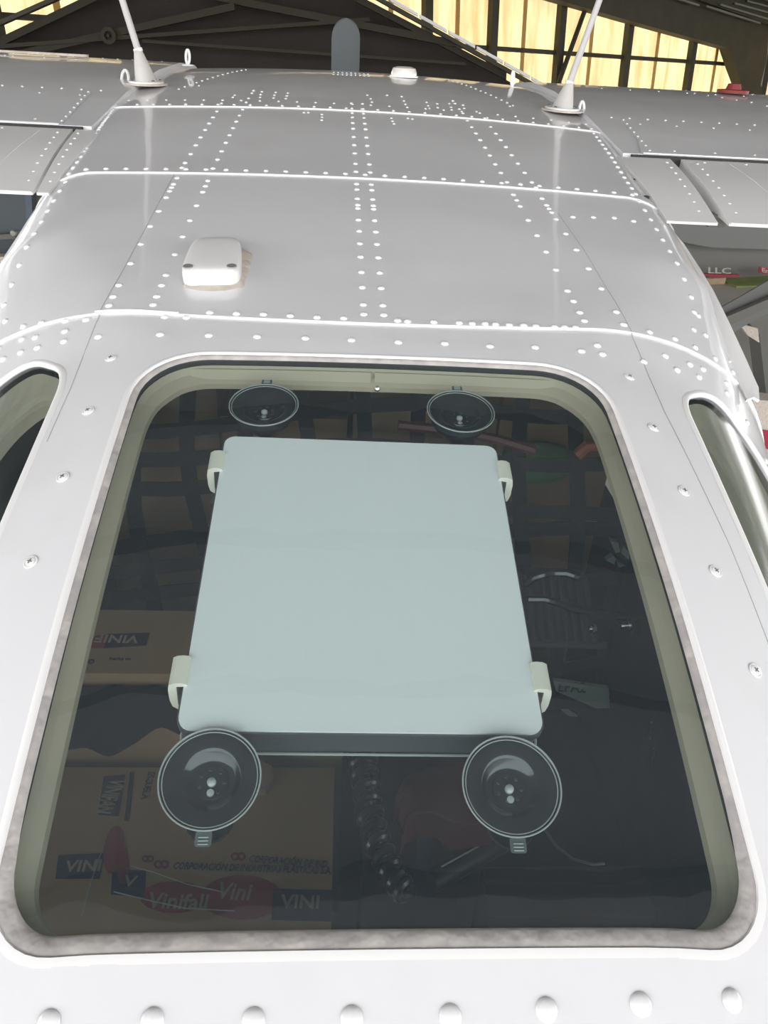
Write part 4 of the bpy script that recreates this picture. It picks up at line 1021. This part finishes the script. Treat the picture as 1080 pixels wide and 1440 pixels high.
# four suction cups pressed against the inside of the glass
def cast_glass(u, v, h):
    d = rayA(u, v); t = .3
    prev = None
    while t < 2:
        p = d*t; q = q_of(p.x-XC, p.y)
        if p.z < SP(q, p.y, h)[0].z: break
        t += .0005
    return p, NRM(q, p.y)
def cup(u, v, tab_dir, label, group):
    p, n = cast_glass(u, v, -.0062)
    r = root('suction_cup', label, 'suction cup', p - n*.03, 'A')
    fy = Vector((0, 1, 0)); fy = (fy-n*fy.dot(n)).normalized()*tab_dir; fx = fy.cross(n)
    R_ = .0335
    # flexible lip lying on the glass, seen through it: concentric steps falling away to the hollow centre
    MB().lathe([(R_, 0), (R_-.0012, -.0012), (R_-.003, -.0012), (R_-.006, -.0016), (R_-.009, -.0024), (.0215, -.003), (.0195, -.0045), (.0165, -.0082), (.0135, -.0098), (.0118, -.0100), (.0112, -.0092), (.0104, -.0094), (.006, -.0098), (.0001, -.0098)], p, n, 48).build('rubber_disc', M['cup'], r, smooth=30)
    pts = [p + (fx*math.cos(t)+fy*math.sin(t))*R_ + n*.0002 for t in [2*math.pi*k/56 for k in range(57)]]
    MB().tube(pts, .0006, 6, caps=False).build('outer_rim', M['rim'], r)
    pts = [p + (fx*math.cos(t)+fy*math.sin(t))*(R_-.0021) - n*.0008 for t in [2*math.pi*k/56 for k in range(57)]]
    MB().tube(pts, .0004, 6, caps=False).build('inner_rim', M['rim'], r)
    # centre button with small pips
    MB().lathe([(.0032, -.0098), (.0030, -.0078), (.0018, -.0068), (.0001, -.0065)], p, n, 18).build('centre_button', M['rim'], r)
    MB().lathe([(.0026, -.0098), (.0024, -.0088), (.0001, -.0084)], p-Vector((0, .0068, .002)), n, 14).build('valve_pip', M['rim'], r)
    for k in range(7):
        t = 2*math.pi*(k/7)+.4; q = p + (fx*math.cos(t)+fy*math.sin(t))*.0083 - n*.0092
        MB().lathe([(.0011, 0), (.0007, .0004)], q, n, 8).build('pip', M['devgrey'], r)
    # housing behind the disc and locking lever
    MB().lathe([(R_-.005, -.004), (R_-.004, -.010), (R_-.007, -.016), (.016, -.021), (.012, -.032), (.0001, -.032)], p, n, 36).build('housing', M['black'], r)
    MB().lathe([(.016, -.014), (.0165, -.018), (.014, -.022), (.0001, -.023)], p+fy*.021, n, 30).build('lever', M['black'], r)
    # clear pull tab with three ribs
    tb_ = MB().rbox(p+fy*(R_+.0045)-n*.0012, (.0105, .010, .0012), .0018, (fx, fy, n)); tabo = tb_.build('pull_tab', M['tab'], r, smooth=30)
    for k in range(3):
        MB().tube([p+fy*(R_+.0038+.0021*k)+fx*.0032-n*.0002, p+fy*(R_+.0038+.0021*k)-fx*.0032-n*.0002], .0004, 5).build('tab_rib', M['rim'], tabo)
    # arm from the housing to the frame of the panel
    return p, n
M['tab'] = prin('smoky_clear_tab', (.10, .12, .12), .25, coat=.5)
cups = [cup(371, 569, 1, 'black suction cup above the top left of the white panel', None),
        cup(648, 578, 1, 'black suction cup above the top right of the white panel', None),
        cup(295, 1094, -1, 'black suction cup with clear tab at the lower left corner of the white panel', None),
        cup(720, 1104, -1, 'black suction cup with clear tab at the lower right corner of the white panel', None)]
for (p, n), (a, b) in zip(cups, ((-1, 1), (1, 1), (-1, -1), (1, -1))):
    q = DC + DR*(a*.11) + DU*(b*.105) - DN*.037
    MB().tube([p-n*.031, (p-n*.040), q - DN*.004, q], .007, 10).build('mount_arm', M['black'], dev)

# ------------------------------------------------------------------ neighbours seen under the wings
nb = root('neighbour_aircraft', 'grey underside of another aircraft with red lettering, under the right wing', 'aircraft', atW(1040, 380, 6.2)-Vector((0, 0, 1.0)), 'W')
def wpoly(uvs, y): return [atW(u, v, y) for u, v in uvs]
MB().prism(wpoly([(900, 290), (1110, 300), (1140, 372), (1110, 386), (1000, 392), (940, 386)], 6.2), (0, .5, .0)).build('lower_fuselage', M['nb'], nb, frame='W', smooth=0)
MB().prism(wpoly([(930, 296), (1120, 300), (1120, 352), (1000, 348), (930, 335)], 6.05), (0, .12, 0)).build('upper_panel', M['strut'], nb, frame='W', smooth=0)
MB().prism(wpoly([(985, 385), (1040, 386.5), (1040, 389), (1000, 390)], 6.15), (0, .03, 0)).build('red_stripe', M['red'], nb, frame='W', smooth=0)
def wtext(t, u0, v0, u1, v1, hpx, y, mat, par):
    a = atW(u0, v0, y); b = atW(u1, v1, y); c = atW(u0, v0-hpx, y); h = (c-a).length
    o = put_text(t, h*1.38, a, (b-a), (c-a), mat, par, width=(b-a).length); return o
M['lett'] = prin('white_lettering', (.42, .40, .36), .6)
wtext('LLC', 995, 384, 1028, 385, 8.5, 6.12, M['lett'], nb)
MB().prism(wpoly([(1068, 375), (1100, 380), (1100, 392), (1067, 383)], 6.03), (0, .01, 0)).build('red_placard', M['red'], nb, frame='W', smooth=0)
wtext('Emerg', 1071, 382, 1098, 389, 6, 6.0, M['lett'], nb)
# its strut and gear
MB().prism(wpoly([(1000, 440), (1030, 424), (1120, 372), (1120, 420), (1058, 452), (1000, 486)], 5.6), (0, .02, 0)).build('wing_strut', M['strut'], nb, frame='W', smooth=0)
MB().prism(wpoly([(1000, 455), (1120, 404), (1120, 414), (1000, 470)], 5.5), (0, .05, 0)).build('strut_edge', M['nb'], nb, frame='W', smooth=0)
MB().prism(wpoly([(1040, 440), (1110, 420), (1110, 600), (1078, 560), (1068, 470)], 5.9), (0, .2, 0)).build('gear_leg', M['nb'], nb, frame='W', smooth=0)
MB().prism(wpoly([(1040, 455), (1066, 462), (1068, 482), (1052, 472)], 5.85), (0, .03, 0)).build('tan_panel', M['sealant'], nb, frame='W', smooth=0)
MB().prism(wpoly([(1030, 560), (1100, 565), (1100, 660), (1060, 660)], 5.4), (0, .2, 0)).build('cowl_side', M['sealant'], nb, frame='W', smooth=0)
MB().prism(wpoly([(1068, 604), (1100, 608), (1100, 636), (1072, 630)], 5.38), (0, .01, 0)).build('red_patch', M['red'], nb, frame='W', smooth=0)
# left: slate-blue sheet door with a bar
sdr = root('blue_door', 'slate-blue sheet metal door with a grey bar and round knob, under the left wing', 'door', atW(20, 360, 4.2)-Vector((0, 0, 1)), 'W')
MB().prism(wpoly([(-120, 240), (34, 240), (40, 400), (-120, 400)], 4.2), (0, .06, 0)).build('door_sheet', M['bluewall'], sdr, frame='W', smooth=0)
MB().prism(wpoly([(34, 240), (43, 240), (49, 400), (40, 400)], 4.2), (0, .05, 0)).build('door_edge', prin('steel_blue', (.10, .13, .17), .6), sdr, frame='W', smooth=0)
MB().prism(wpoly([(43, 240), (110, 240), (110, 400), (49, 400)], 4.25), (0, .05, 0)).build('jamb', M['sealant2'] if 'sealant2' in M else M['nb'], sdr, frame='W', smooth=0)
MB().prism(wpoly([(-120, 334), (20, 329), (22, 336), (-120, 342)], 4.12), (0, .04, 0)).build('bar', M['nb'], sdr, frame='W', smooth=0)
c = atW(19, 328, 4.05); MB().lathe([(.012, .05), (.012, .02), (.016, .0), (.012, -.008), (.0001, -.01)], c, (0, 1, 0), 16).build('knob', M['strut2'], sdr, frame='W')
MB().prism(wpoly([(-120, 362), (40, 361), (45, 420), (-120, 420)], 3.9), (0, .1, 0)).build('lower_rail', M['sealant'], sdr, frame='W', smooth=0)
